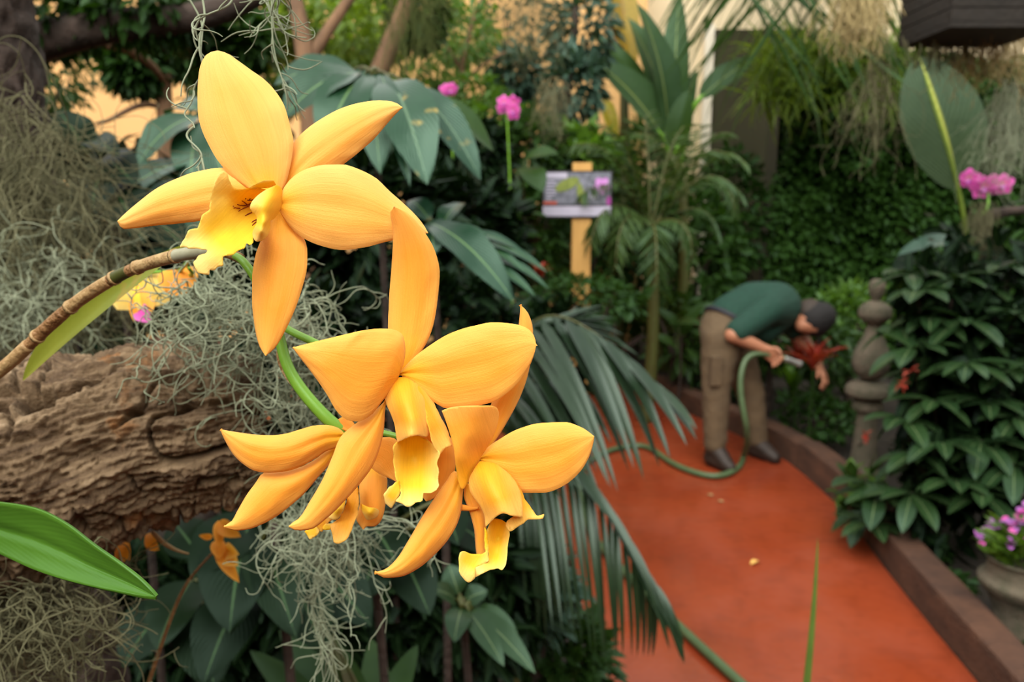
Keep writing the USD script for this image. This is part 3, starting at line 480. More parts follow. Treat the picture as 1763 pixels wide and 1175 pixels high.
# flower D: lower left, seen from the side behind the middle bloom
fd = fl_('lower left bloom seen from behind the middle one')
pet(fd, 'petal', C3, (1100, 190), (45, 144), [(1030, 128), (930, 107), (830, 115), (720, 145), (600, 180), (480, 195), (350, 190), (200, 170)], [(1030, 300), (950, 325), (850, 390), (720, 462), (600, 500), (450, 513), (340, 497), (230, 432), (150, 352), (100, 270), (60, 190)], .322, .316, 'petal_amber', arch=-.004, cup=.004, seed=25, fold=.001)
pet(fd, 'sepal', C3, (1060, 250), (74, 967), [(930, 330), (850, 395), (700, 470), (560, 500), (410, 512), (340, 600), (260, 710), (190, 830), (130, 930), (105, 942)], [(980, 420), (862, 560), (760, 680), (650, 780), (520, 880), (400, 945), (280, 990), (180, 1000), (120, 985)], .327, .318, 'petal_amber', arch=-.003, cup=.004, seed=26)
pet(fd, 'sepal', C3, (1150, 160), (1075, 40), [(1050, 130), (1000, 95), (1040, 60)], [(1180, 110), (1140, 60), (1100, 40)], .326, .329, 'petal_orange', seed=27, nu=12, nv=8)
pet(fd, 'petal', C3, (1330, 360), (1530, 590), [(1400, 215), (1470, 212), (1530, 240), (1545, 330), (1540, 480)], [(1300, 440), (1340, 490), (1400, 528), (1460, 555)], .316, .313, 'petal_amber', seed=28, nu=18, nv=10)
pet(fd, 'sepal', C3, (1330, 440), (1250, 992), [(1240, 530), (1215, 640), (1222, 760), (1190, 900), (1215, 950)], [(1400, 500), (1455, 560), (1452, 660), (1435, 800), (1400, 920), (1335, 968), (1290, 962)], .323, .315, 'petal_amber', arch=-.003, cup=.003, seed=29, nu=20, nv=12)
mlD = [(1195, 620), (1215, 700), (1212, 800), (1195, 880), (1165, 960), (1150, 1005), (1095, 1085), (1040, 1110), (1005, 1100), (995, 1040), (975, 960), (1010, 920), (1060, 880), (1100, 780), (1120, 700), (1160, 640)]
add(fd, 'lip', relief(C3(mlD), dep(C3, [(1195, 620), (1212, 800), (1150, 1005), (1040, 1110), (985, 980), (1060, 880), (1120, 700), (1130, 850)], [.3130, .3090, .3060, .3040, .3060, .3085, .3120, .3110]), C3([(1180, 620), (1040, 1100)]), step=3.2, ruff=2, seed=30, wav=.001), 'lip_gold')
l1D = [(1105, 715), (1092, 800), (1065, 865), (1012, 912), (975, 900), (955, 885), (1000, 800), (1050, 730)]
add(fd, 'side_lobe', relief(C3(l1D), dep(C3, [(1105, 715), (1065, 865), (975, 900), (1000, 800), (1040, 820)], [.3110, .3070, .3060, .3080, .3050]), C3([(1100, 720), (985, 905)]), step=3.2, seed=31), 'lip_yellow')
sdD = [(1228, 768), (1260, 785), (1300, 802), (1350, 808), (1385, 835), (1372, 880), (1330, 905), (1290, 912), (1255, 870), (1235, 820)]
add(fd, 'side_lobe', relief(C3(sdD), dep(C3, [(1228, 768), (1385, 835), (1330, 905), (1255, 870), (1300, 850)], [.3115, .3105, .3100, .3095, .3060]), C3([(1230, 775), (1370, 870)]), step=3, seed=32), 'lip_yellow')
for q, s in (([(758, 1010), (800, 975), (840, 955), (885, 1005), (860, 1040), (800, 1076), (780, 1045)], 33), ([(905, 970), (940, 935), (985, 935), (990, 990), (950, 995), (915, 990)], 34), ([(850, 950), (940, 880), (1000, 900), (960, 935), (890, 1010), (870, 985)], 35)):
    add(fd, 'lip_frill', relief(C3(q), dep(C3, q[:3] + q[4:5], [.3060, .3065, .3070, .3060]), C3([q[0], q[3]]), step=3, ruff=2, seed=s), 'lip_yellow' if s != 35 else 'lip_gold')
# leaves of the orchid
q = thing('orchid_leaf', 'fresh green strap leaf in sharp focus below the cork log', 'leaf', P(-40, 930, .33))
lf = petal((-90, 915), (268, 1028), [(-60, 862), (0, 867), (55, 876), (110, 902), (160, 940), (210, 975), (242, 1000)], [(-60, 930), (0, 955), (60, 982), (110, 998), (160, 1010), (215, 1021), (250, 1027)], .345, .300, arch=-.003, cup=-.0045, th=.0012, nu=40, nv=17, rip=.0002, seed=40, fold=.0035)
part('blade', lf, 'leaf_fresh', q); part('pseudobulb', tube([P(-84, 922, .346), P(-110, 915, .40), P(-150, 890, .47)], [.004, .009, .006], 16, 10), 'leaf_fresh', q)
part('leaf', leaf(P(40, 655, .47), P(330, 418, .42), .016, up=-FWD + UP * .3, bend=.06, fold=.5, nl=24, nw=4, a=.9), 'leaf_olive', orchid)

# ------------------------------------------------------------------ cork log, its post, the mossy trunk on the left
def rough_log(name_parent, axis, radii, nu, nv, seed, mat_, hole=None, amp=1.0, pname='bark'):
    c = spline(axis, nu, CubicSpline); r = np.interp(np.linspace(0, 1, nu), np.linspace(0, 1, len(radii)), radii)
    t = nrm(np.gradient(c, axis=0)); to = nrm(CAM - c); a = nrm(to - t * (to * t).sum(1)[:, None]); b = np.cross(t, a)
    b = b * np.sign(b[:, 2:3] + 1e-9) if abs(t[0][2]) < .8 else b
    w = np.linspace(-np.pi, np.pi, nv, endpoint=False); U, W = np.meshgrid(np.linspace(0, 1, nu), w, indexing='ij')
    L = np.linalg.norm(np.diff(c, axis=0), axis=1).sum()
    q = np.stack([U * L * 30, np.cos(W) * 2.0, np.sin(W) * 2.0], -1)
    lump = meshkit.fbm(q * 1.0, 4, seed) - .5
    str_ = np.stack([U * L * 14, np.cos(W) * 9, np.sin(W) * 9], -1) + 1.5 * lump[..., None]
    strata = np.abs(meshkit.fbm(str_, 3, seed + 9) - .5) * 2
    fine = np.abs(np.sin(np.pi * (np.sin(W) * 16 + 5 * meshkit.fbm(q * .7, 3, seed + 4) + 1.3 * lump)))
    crack = np.exp(-(np.abs(meshkit.noise(np.stack([U * L * 55, np.cos(W) * 2.4, np.sin(W) * 2.4], -1), seed + 21) - .5) / .035) ** 2)
    d = amp * (.024 * lump + .007 * strata - .002 * fine - .011 * crack * np.clip((meshkit.noise(q * .6, seed + 31) - .35) * 5, 0, 1) + .009 * (meshkit.fbm(q * np.array([2.2, 3.5, 3.5]), 3, seed + 2) - .5) + .006 * (meshkit.fbm(q * np.array([11, 9, 9]), 3, seed + 12) - .5))
    if hole:
        hp_, su, sw, dp_ = hole
        v0 = c[:, None] + r[:, None, None] * (np.cos(W)[..., None] * a[:, None] + np.sin(W)[..., None] * b[:, None]) - CAM; k0 = v0 @ FWD
        e0 = (v0 @ RGT / k0 * FPX + 881.5 - hp_[0]) ** 2 + (587.5 - v0 @ UPV / k0 * FPX - hp_[1]) ** 2 + 1e6 * (np.cos(W) < .1); i0 = np.unravel_index(e0.argmin(), e0.shape); hu, hw = U[i0], W[i0]
        d = d - dp_ * np.exp(-(((U - hu) / su) ** 4 + ((W - hw) / sw) ** 4))
    R = r[:, None] + d
    v = (c[:, None] + R[..., None] * (np.cos(W)[..., None] * a[:, None] + np.sin(W)[..., None] * b[:, None])).reshape(-1, 3)
    f = gridfaces(nu, nv, True); n0 = nu * nv; j = np.arange(nv); j2 = (j + 1) % nv
    # hollow ends: a rim and a recessed inner disc
    V, F = [v], [f]
    for e, i in ((0, 0), (1, nu - 1)):
        rim = v.reshape(nu, nv, 3)[i]; inn = c[i] + (rim - c[i]) * .78; deep = c[i] + (rim - c[i]) * .7 + (t[i] * (.02 if i == 0 else -.02)); ce = deep.mean(0, keepdims=True)
        k0 = sum(map(len, V)); V += [inn, deep, ce]
        F += [np.c_[i * nv + j, i * nv + j2, k0 + j2], np.c_[i * nv + j, k0 + j2, k0 + j], np.c_[k0 + j, k0 + j2, k0 + nv + j2], np.c_[k0 + j, k0 + nv + j2, k0 + nv + j], np.c_[k0 + nv + j, k0 + nv + j2, np.full(nv, k0 + 2 * nv)]]
    V, F = np.vstack(V), np.vstack(F)
    uv = np.vstack([np.stack([U, (W / (2 * np.pi) + .5)], -1).reshape(-1, 2), np.zeros((len(V) - n0, 2))])
    return part(pname, (V, F, uv), mat_, name_parent)
log = thing('cork_log', 'rugged horizontal log of brown cork bark with a dark hollow near its left end', 'log', P(120, 960, .57))
rough_log(log, [P(-260, 905, .54), P(-120, 862, .545), (P(0, 826, .555)), P(200, 768, .575), P(330, 742, .59), P(455, 728, .605)], [.074, .072, .0705, .069, .062, .052], 460, 330, 5, 'cork_bark', hole=((62, 690), .028, .11, .06))
rng = np.random.default_rng(4)
ca = spline([P(-120, 862, .545), P(0, 826, .555), P(200, 768, .575), P(330, 742, .59), P(440, 730, .603)], 40)
post = thing('log_post', 'rough dark post carrying the cork log under the moss', 'post', (P(20, 900, .655)[0], P(20, 900, .655)[1], -.02))
rough_log(post, [(P(20, 900, .655)[0], P(20, 900, .655)[1], z) for z in (-.02, .5, .9, P(20, 930, .655)[2])], [.035, .033, .033, .032], 90, 40, 8, 'bark_dark', amp=.35)
trunk = thing('cork_tree', 'upright cork-bark trunk at the left edge, hung with grey moss', 'tree trunk', (P(-5, 300, 1.05)[0], P(-5, 300, 1.05)[1], -.02))
tx, ty = P(-25, 300, 1.05)[:2]
rough_log(trunk, [(tx, ty, -.02), (tx + .01, ty, .6), (tx, ty, 1.2), (tx - .02, ty + .02, 1.8), (tx - .06, ty + .05, 2.4)], [.13, .11, .10, .085, .075], 260, 120, 15, 'bark_dark', amp=.9)

# ------------------------------------------------------------------ Spanish moss
def moss(label, starts, L, heads, seed, width, mat_='moss_grey', curl=.45, g=.09, per=4, bl=.35, n=26, group=None, cat='moss'):
    rng = np.random.default_rng(seed)
    a = strands(starts, L, heads, rng, n=n, curl=curl, g=g)
    b = branched(a, rng, per, bl * float(np.mean(L)), curl=curl * 1.25, g=g * .6) if per else []
    w = np.r_[rng.uniform(.8, 1.2, len(a)) * width, rng.uniform(.6, .95, len(b)) * width]
    return curves('spanish_moss', a + b, w, mat_, label=label, cat=cat, kind='stuff')
rng = np.random.default_rng(11)
def cloud(px0, py0, px1, py1, d0, d1, n, rng):
    return np.array([P(rng.uniform(px0, px1), rng.uniform(py0, py1), rng.uniform(d0, d1)) for _ in range(n)])
def tops(poly, d0, d1, n, rng):
    g = Polygon(poly); x0, y0, x1, y1 = g.bounds; o = []
    while len(o) < n:
        x, y = rng.uniform(x0, x1), rng.uniform(y0, y1)
        if shapely.contains_xy(g, x, y): o.append(P(x, y, rng.uniform(d0, d1)))
    return np.array(o)
def rh(n, rng, b=(0, 0, 0), s=1.0): return nrm(rng.normal(size=(n, 3)) * s + np.array(b))
# on the log behind the flowers
A_ = [(285, 500), (350, 478), (430, 470), (520, 505), (548, 560), (500, 600), (470, 640), (440, 600), (330, 590), (290, 560)]
moss('pale grey-green tangle of moss on top of the cork log behind the blooms', tops(A_, .50, .56, 130, rng), rng.uniform(.05, .10, 130), rh(130, rng, (0.1, 0, -.2)), 21, .0011, curl=.75, g=.07, per=4)
B_ = [(430, 560), (520, 540), (560, 620), (585, 700), (560, 760), (480, 740), (440, 690)]
moss('pale moss hanging over the right end of the cork log', tops(B_, .53, .60, 85, rng), rng.uniform(.05, .10, 85), rh(85, rng, (0, 0, -.5)), 22, .0011, curl=.7, g=.12, per=4)
C_ = [(500, 850), (560, 865), (650, 880), (640, 930), (560, 960), (500, 930)]
moss('moss strands trailing down beneath the lower blooms', tops(C_, .53, .58, 75, rng), rng.uniform(.04, .09, 75), rh(75, rng, (.15, 0, -.4)), 23, .0010, curl=.65, g=.10, per=4)
curvesT = []
for k in range(9):
    curvesT.append(spline([P(545 + k * 4, 905, .555), P(548 + 5 * math.sin(k), 970 + k * 4, .556), P(542 + 9 * math.sin(k * 2.), 1030 + k * 3, .557), P(560 + 14 * math.sin(k * 1.7), 1085 + k * 4, .558), P(575 + 25 * math.sin(k * 2.3), 1110 + 14 * k, .56)], 20))
rg = np.random.default_rng(24); br = branched(curvesT, rg, 9, .028, curl=.5, g=.06)
curves('spanish_moss', curvesT + br, np.r_[np.full(9, .0011), np.full(len(br), .0009)], 'moss_grey', label='thin tail of moss dangling lowest below the blooms', cat='moss', kind='stuff')
# strands hanging from above, in front of the big leaves
def hang(label, paths, d, seed, per, bl, w=.0011):
    rg = np.random.default_rng(seed); m = [spline([P(x, y, d + .004 * math.sin(i + j)) for j, (x, y) in enumerate(p)], 30, CubicSpline) for i, p in enumerate(paths)]
    b = branched(m, rg, per, bl, curl=.38, g=.02)
    curves('spanish_moss', m + b, np.r_[np.full(len(m), w), rg.uniform(.65, .9, len(b)) * w], 'moss_grey', label=label, cat='moss', kind='stuff')
hang('moss strand hanging from above left of the topmost bloom', [[(318, -60), (330, 5), (347, 40), (346, 90), (362, 115)], [(360, -60), (350, 5), (352, 30), (345, 60), (346, 100), (350, 120), (335, 150), (330, 175), (318, 195), (330, 210), (335, 220)], [(335, 218), (322, 235), (345, 262), (338, 290)], [(380, -50), (370, 20), (352, 28), (346, 80)]], .36, 31, 5, .022)
hang('moss strand hanging from above right of the topmost bloom', [[(455, -60), (460, 0), (470, 40), (468, 80), (480, 120), (492, 160), (495, 190)], [(470, -60), (478, 10), (482, 45), (500, 60), (528, 65)], [(450, -60), (462, 30), (440, 50), (430, 65)], [(465, -50), (468, 40), (475, 100), (487, 140), (500, 185)], [(480, -50), (470, 20), (478, 70), (490, 95), (496, 120)]], .40, 32, 9, .024, .0010)
# on the left trunk
D_ = [(-60, 180), (60, 150), (120, 230), (160, 290), (175, 360), (150, 420), (60, 470), (-60, 480)]
moss('dense grey moss mass draped on the upright trunk at left', np.vstack([tops(D_, .86, .98, 420, rng)]), rng.uniform(.10, .24, 420), rh(420, rng, (.05, -.2, -.8)), 25, .0013, 'moss_olive', curl=.38, g=.16, per=3, bl=.5)
E_ = [(-40, 430), (100, 420), (170, 430), (190, 470), (120, 520), (-40, 560)]
moss('loose curls of moss below the moss mass at left', tops(E_, .78, .95, 80, rng), rng.uniform(.08, .17, 80), rh(80, rng, (0, -.1, -.5)), 26, .0013, curl=.55, g=.10, per=4)
F_ = [(0, 990), (60, 1000), (150, 1020), (165, 1060), (100, 1110), (-40, 1110), (-40, 1000)]
moss('grey moss beard under the cork log in the lower left corner', tops(F_, .50, .60, 210, rng), rng.uniform(.05, .13, 210), rh(210, rng, (0, -.1, -.3)), 27, .0011, 'moss_olive', curl=.6, g=.09, per=4)

# small things on and around the log
def flower_small(name, label, c, r, mt, lipm, seed, face=None, stem_to=None, npet=5, cat='orchid flower', tilt=.5):
    rg = np.random.default_rng(seed); face = nrm(face if face is not None else (CAM - c)); s = nrm(np.cross(face, UP)); u = np.cross(s, face)
    t = thing(name, label, cat, c)
    for k in range(npet):
        a = 2 * math.pi * k / npet + rg.uniform(-.2, .2) + math.pi / 2; d = s * math.cos(a) + u * math.sin(a)
        part('petal', leaf(c + d * .06 * r, c + d * r * rg.uniform(.85, 1.1) - face * tilt * r * rg.uniform(.2, .9), r * rg.uniform(.6, .8), up=face, bend=.12, fold=.25, nl=6, nw=2, a=.95), mt, t)
    part('lip', leaf(c + face * .02, c + face * r * .5 - u * r * .6, r * .55, up=face, bend=-.15, fold=.6, nl=6, nw=4), lipm, t)
    if stem_to is not None: part('stalk', tube([c, (c + stem_to) / 2 + UP * .01, stem_to], [r * .05] * 3, 12, 6), 'stem_green', t)
    return t
c0 = P(240, 512, .66)
t = thing('orchid_flower', 'drooping pale yellow bloom with a magenta lip above the cork log', 'orchid flower', c0)
for a, b, w, m_ in (((236, 480), (202, 534), .030, 'petal_cream'), ((240, 480), (296, 516), .028, 'petal_cream'), ((238, 484), (238, 535), .022, 'lip_yellow'), ((240, 484), (262, 540), .016, 'petal_amber'), ((236, 490), (232, 556), .008, 'petal_orange')):
    part('petal', leaf(P(*a, .66), P(*b, .65), w, up=-FWD, bend=.15, fold=-.3, nl=8, nw=4, a=1.15), m_, t)
part('lip', leaf(P(242, 530, .655), P(262, 556, .648), .015, up=-FWD, bend=.2, fold=.4, nl=6, nw=4), 'petal_magenta', t, label='magenta lip')
part('stalk', tube([P(238, 484, .66), P(250, 474, .655), P(300, 470, .64), P(325, 462, .60)], [.0015] * 4, 16, 6), 'stem_green', t)
c0 = P(300, 482, .63)
t = thing('orchid_flower', 'orange bloom half hidden behind the brown orchid cane', 'orchid flower', c0)
for a, b, w in (((310, 465), (282, 500), .022), ((305, 465), (300, 512), .02), ((308, 465), (332, 495), .024), ((306, 465), (318, 508), .02)):
    part('petal', leaf(P(*a, .63), P(*b, .62), w, up=-FWD, bend=.15, fold=-.3, nl=8, nw=4, a=1.1), 'petal_orange', t)
part('stalk', tube([P(308, 468, .63), P(318, 458, .60), P(330, 442, .5)], [.0015] * 3, 12, 6), 'stem_green', t)
c0 = P(385, 945, .70)
t = thing('orchid_flower', 'orange bloom hanging under the right end of the cork log', 'orchid flower', c0)
for a, b, w, m_ in (((376, 897), (378, 945), .010, 'petal_orange'), ((372, 940), (412, 1004), .012, 'petal_orange'), ((376, 900), (415, 925), .014, 'petal_orange'), ((366, 925), (342, 922), .006, 'petal_orange'), ((385, 950), (410, 975), .016, 'lip_gold'), ((388, 945), (412, 955), .015, 'lip_gold'), ((374, 930), (378, 965), .013, 'petal_orange')):
    part('petal', leaf(P(*a, .70), P(*b, .69), w, up=-FWD + RGT * .4, bend=.12, fold=.3, nl=8, nw=4), m_, t)
part('stalk', tube([P(378, 940, .70), P(345, 975, .705), P(322, 1005, .71), P(300, 1050, .715), P(278, 1110, .72), P(255, 1180, .73), P(235, 1260, .74)], [.0012, .0012, .0014, .0015, .0017, .0018, .0018], 30, 6), 'stem_brown', t)
for (x, y, w_), lb in zip(((212, 950, .02), (262, 934, .012)), ('orange petal tip hanging just under the log above the green leaf', 'small orange bud under the middle of the cork log')):
    t = thing('orchid_bud', lb, 'flower bud', P(x, y, .64))
    part('petal', leaf(P(x - 12, y - 12, .64), P(x + 12, y + 14, .63), w_, up=-FWD, bend=.15, fold=-.3, nl=8, nw=4), 'petal_orange', t)
    part('petal', leaf(P(x - 8, y - 14, .645), P(x + 4, y + 10, .635), w_ * .7, up=-FWD, bend=.2, fold=-.3, nl=8, nw=4), 'lip_gold', t)
t = thing('dry_twig', 'short pale dry twig sticking out below the cork log', 'twig', P(300, 940, .62))
part('stem', tube([P(262, 915, .61), P(278, 932, .615), P(298, 945, .62), P(325, 954, .625)], [.0016, .002, .0015, .0008], 16, 6), 'stem_sheath', t)
t = thing('tall_grass', 'single thin upright green blade in front of the red path', 'leaf', P(1372, 1300, 1.25))
part('blade', leaf(P(1366, 1330, 1.25), P(1408, 925, 1.22), .013, up=-FWD, bend=.03, fold=.7, nl=20, nw=2, a=.45, e=.6), 'leaf_grass', t)
t = thing('fallen_leaf', 'small yellow dead leaf lying on the red path', 'leaf', G(1300, 972))
part('blade', leaf(G(1292, 974) + UP * .004, G(1308, 970) + UP * .006, .025, bend=.2, fold=.2), 'dead_leaf', t)
for (x, y), lb in (((1222, 853), 'faint pale leaf scrap on the path nearest the hose loop'), ((1240, 864), 'faint pale leaf scrap on the path a little below the hose loop')):
    t = thing('fallen_leaf', lb, 'leaf', G(x, y)); part('blade', leaf(G(x - 5, y) + UP * .004, G(x + 6, y + 3) + UP * .006, .022, bend=.1), 'stem_sheath', t)

# ------------------------------------------------------------------ big-leaved plants
def ground(p): return np.array([p[0], p[1], -.02])
def pix_plant(name, label, cat, hub, leaves, mat_, stem_r=.008, stem_m='bark_dark', up=None, group=None, nl=12, nw=4, **kw):
    """leaves: (base px, tip px, base depth, tip depth, width in metres, material or None); a stem from the ground to the hub."""
    h = P(*hub); t = thing(name, label, cat, ground(h))
    g0 = ground(h); part('stem', tube([g0, g0 * .5 + h * .5 + RGT * .02, h], [stem_r * 1.3, stem_r, stem_r * .8], 16, 8), stem_m, t)
    for i, lf_ in enumerate(leaves):
        (bx, by), (ex, ey), d0, d1, w = lf_[:5]; m_ = lf_[5] if len(lf_) > 5 and lf_[5] else mat_; u = lf_[6] if len(lf_) > 6 else (up if up is not None else UP - FWD * .8)
        k_ = dict(bend=.12, fold=.18, a=.85, wave=.1, seed=i); k_.update(kw); 
        part('leaf', leaf(P(bx, by, d0), P(ex, ey, d1), w, up=np.asarray(u, float), nl=nl, nw=nw, **k_), m_, t)
        part('leaf_stalk', tube([h, (h + P(bx, by, d0)) / 2 + UP * .01, P(bx, by, d0)], [stem_r * .5, stem_r * .4, stem_r * .4], 8, 6), 'stem_olive', t)
    return t
pix_plant('umbrella_plant', 'umbrella plant with large glossy blue-green leaflets behind the topmost bloom', 'plant', (640, 128, 1.62), [
    ((640, 128), (655, 300), 1.62, 1.48, .085), ((630, 128), (560, 262), 1.62, 1.50, .11), ((620, 124), (488, 205), 1.64, 1.55, .12), ((610, 120), (470, 150), 1.66, 1.62, .10),
    ((655, 126), (706, 322), 1.60, 1.44, .045), ((672, 138), (736, 318), 1.58, 1.42, .115, 'leaf_umbrella_spot'), ((700, 146), (828, 312), 1.62, 1.52, .075, 'leaf_umbrella_spot'), ((712, 168), (850, 262), 1.66, 1.66, .075, 'leaf_mid'), ((650, 122), (590, 190), 1.7, 1.66, .09)], 'leaf_umbrella')
pix_plant('umbrella_plant', 'umbrella plant with dark leaflets seen left of the topmost bloom', 'plant', (350, 195, 1.72), [
    ((340, 200), (236, 288), 1.7, 1.6, .085), ((345, 215), (330, 335), 1.7, 1.6, .085), ((340, 280), (180, 372), 1.68, 1.5, .075), ((352, 205), (392, 330), 1.7, 1.6, .08), ((345, 190), (290, 200), 1.75, 1.85, .07), ((360, 195), (470, 260), 1.7, 1.6, .09), ((330, 310), (250, 400), 1.7, 1.6, .08), ((350, 320), (345, 420), 1.7, 1.62, .08)], 'leaf_umbrella')
pix_plant('rubber_plant', 'dark broad-leaved plant between the left moss mass and the topmost bloom', 'plant', (190, 330, 1.45), [
    ((150, 265), (100, 190), 1.5, 1.5, .075), ((150, 250), (205, 270), 1.5, 1.4, .06), ((170, 280), (235, 320), 1.5, 1.4, .085), ((180, 300), (160, 380), 1.45, 1.35, .085), ((190, 320), (250, 420), 1.45, 1.35, .085), ((180, 330), (130, 440), 1.45, 1.36, .08), ((200, 340), (330, 440), 1.45, 1.38, .09)], 'leaf_dark')
# split, shining leaf right of the top flower
pix_plant('split_leaf_plant', 'glossy dark split-leaf plant with bright highlights right of the middle bloom', 'plant', (742, 390, 1.55), [
    ((735, 382), (885, 520), 1.55, 1.42, .075), ((770, 395), (850, 418), 1.55, 1.5, .030), ((790, 405), (905, 438), 1.55, 1.48, .026), ((800, 415), (942, 470), 1.54, 1.46, .026), ((815, 425), (905, 470), 1.53, 1.45, .022), ((825, 440), (945, 498), 1.52, 1.44, .022), ((830, 455), (922, 512), 1.5, 1.43, .022), ((745, 385), (748, 440), 1.55, 1.5, .06), ((740, 380), (705, 345), 1.56, 1.6, .05), ((760, 390), (800, 350), 1.56, 1.62, .05)], 'leaf_umbrella', up=UP * 1.0 - FWD * .5 - RGT * .2)
# leaves low in the middle
pix_plant('schefflera', 'small plant with a whorl of oval grey-green leaflets at the bottom centre', 'plant', (795, 1050, 1.35), [
    ((795, 1048), (782, 1106), 1.35, 1.27, .045), ((808, 1055), (868, 1148), 1.34, 1.25, .038), ((812, 1050), (922, 1160), 1.36, 1.26, .042), ((815, 1045), (892, 1092), 1.38, 1.33, .035), ((800, 1035), (840, 1018), 1.38, 1.38, .04), ((785, 1035), (738, 1015), 1.37, 1.32, .040), ((790, 1025), (772, 972), 1.40, 1.42, .045)], 'leaf_shrub', bend=.1)
low = [((470, 900, 1.05), 'dark broad leaves under the moss tail at lower left of centre', [((430, 900), (395, 1090), 1.1, .98, .10), ((450, 905), (510, 1100), 1.1, .98, .075), ((470, 900), (560, 1130), 1.1, 1.0, .09), ((440, 890), (330, 1000), 1.12, 1.02, .085), ((430, 1000), (350, 1180), 1.1, 1.0, .085), ((520, 950), (640, 1080), 1.14, 1.06, .085)], 'leaf_dark'),
       ((640, 940, 1.2), 'dark oval leaves directly below the middle bloom', [((640, 900), (690, 985), 1.2, 1.12, .07), ((660, 930), (620, 1040), 1.2, 1.12, .08), ((690, 950), (740, 1060), 1.22, 1.14, .07), ((760, 860), (790, 940), 1.2, 1.12, .06), ((780, 900), (860, 960), 1.22, 1.15, .06), ((690, 850), (640, 880), 1.22, 1.15, .06)], 'leaf_dark'),
       ((560, 1080, 1.25), 'olive strap leaves rising at the bottom edge below the blooms', [((620, 1260), (480, 1085), 1.2, 1.3, .045), ((640, 1270), (560, 1090), 1.22, 1.3, .05), ((660, 1280), (640, 1100), 1.22, 1.34, .05), ((640, 1290), (720, 1110), 1.2, 1.3, .045), ((600, 1280), (430, 1120), 1.18, 1.26, .045)], 'leaf_mid'),
       ((330, 1060, 1.15), 'dark drooping leaves in the gap beneath the green strap leaf', [((330, 1000), (270, 1120), 1.15, 1.06, .075), ((350, 1040), (370, 1190), 1.15, 1.07, .085), ((300, 1030), (210, 1150), 1.17, 1.1, .08), ((345, 960), (300, 900), 1.2, 1.25, .07)], 'leaf_dark')]
for hub, lb, lv, m_ in low: pix_plant('broad_leaf_plant', lb, 'plant', hub, lv, m_, nl=12, nw=4, bend=.08)

# ------------------------------------------------------------------ palms
def frond(parent, rach, leafl, mat_, r=.004, k=.0):
    """rach: points; leafl: list of (t, tip point, width). The rachis and each leaflet are parts of the frond."""
    f = subgroup('frond', parent); q = spline(rach, 60, CubicSpline)
    part('rachis', tube(q[::4], np.linspace(r, r * .35, len(q[::4])), 30, 6), 'stem_olive', f)
    for i, (t_, tip, w, u) in enumerate(leafl):
        b = q[int(t_ * 59)]
        part('leaflet', leaf(b, tip, w, up=u, bend=.06 + .05 * meshkit.noise(np.array([i * 1.7, .3, 0]), 3), fold=.35, nl=10, nw=2, a=.55, e=.7), mat_, f)
    return f
rng = np.random.default_rng(77)
palm = thing('palm', 'palm with dark green arching fronds drooping over the red path', 'palm', ground(P(880, 700, 2.05)))
pb = P(880, 760, 2.05); 
part('stem', tube([ground(pb), pb * .5 + ground(pb) * .5, pb], [.03, .025, .02], 12, 8), 'stem_olive', palm)
def fr_px(rach, ls, w, r=.005):
    rp = [P(x, y, d) for x, y, d in rach]; L = []
    for t_, x, y, d in ls: L.append((t_, P(x, y, d), w * rng.uniform(.85, 1.15), UP * .9 - FWD * .6))
    frond(palm, rp, L, 'leaf_palm', r)
# upper frond: fans to the right and down
U1 = []
for i, t_ in enumerate(np.linspace(.12, .98, 19)):
    a = t_; tx_ = 930 + 300 * a ** 1.1 + rng.uniform(-10, 10); ty_ = 880 - 140 * a + 30 * math.sin(3 * a) + rng.uniform(-18, 18)
    U1.append((t_, min(tx_, 1200), ty_, 1.72 + .05 * rng.normal()))
fr_px([(880, 760, 2.05), (885, 600, 2.0), (940, 545, 1.95), (1010, 565, 1.9), (1075, 620, 1.86), (1130, 680, 1.84)], U1, .027)
U2 = []
for t_ in np.linspace(.2, .98, 22):
    U2.append((t_, 960 + 160 * t_ + rng.uniform(-8, 8), 560 + 130 * t_ ** 2 - 55 * math.sin(3.1 * t_) + rng.uniform(-8, 8), 2.1))
fr_px([(880, 760, 2.05), (865, 620, 2.1), (905, 560, 2.1), (960, 560, 2.12), (1020, 590, 2.12)], U2, .023)
U3 = []
for t_ in np.linspace(.1, .95, 16):
    U3.append((t_, 900 + 170 * t_ + rng.uniform(-12, 12), 800 - 60 * t_ + 60 * math.sin(3.1 * t_) + rng.uniform(-15, 15), 1.8))
fr_px([(880, 760, 2.05), (890, 680, 2.0), (930, 650, 1.95), (990, 660, 1.9)], U3, .024)
# lower frond: leaflets hang straight down, upper row lies along the rachis
rachL = [(880, 760, 2.05), (930, 768, 1.85), (985, 800, 1.75), (1040, 870, 1.7), (1085, 945, 1.66), (1125, 1010, 1.64), (1150, 1060, 1.63)]
Ld = []
for i, t_ in enumerate(np.linspace(.22, .93, 17)):
    q = spline([(x, y) for x, y, _ in rachL], 100)[int(t_ * 99)]
    Ld.append((t_, q[0] - 14 + rng.uniform(-4, 4), min(q[1] + 300 - 150 * max(0, t_ - .55) + rng.uniform(-25, 12), 1132), 1.66 + .02 * rng.normal()))
Lu = []
for i, t_ in enumerate(np.linspace(.12, .97, 16)):
    q = spline([(x, y) for x, y, _ in rachL], 100)[int(t_ * 99)]
    Lu.append((t_, q[0] + 92 - 55 * t_ + rng.uniform(-6, 6), q[1] + 60 + 85 * t_ ** .5 - 45 * (t_ > .9) + rng.uniform(-10, 10), 1.60))
fr_px(rachL, Ld, .0135, .006)
fr_px([(x + 1, y - 1, d - .004) for x, y, d in rachL], Lu, .019, .003)
Lx = []
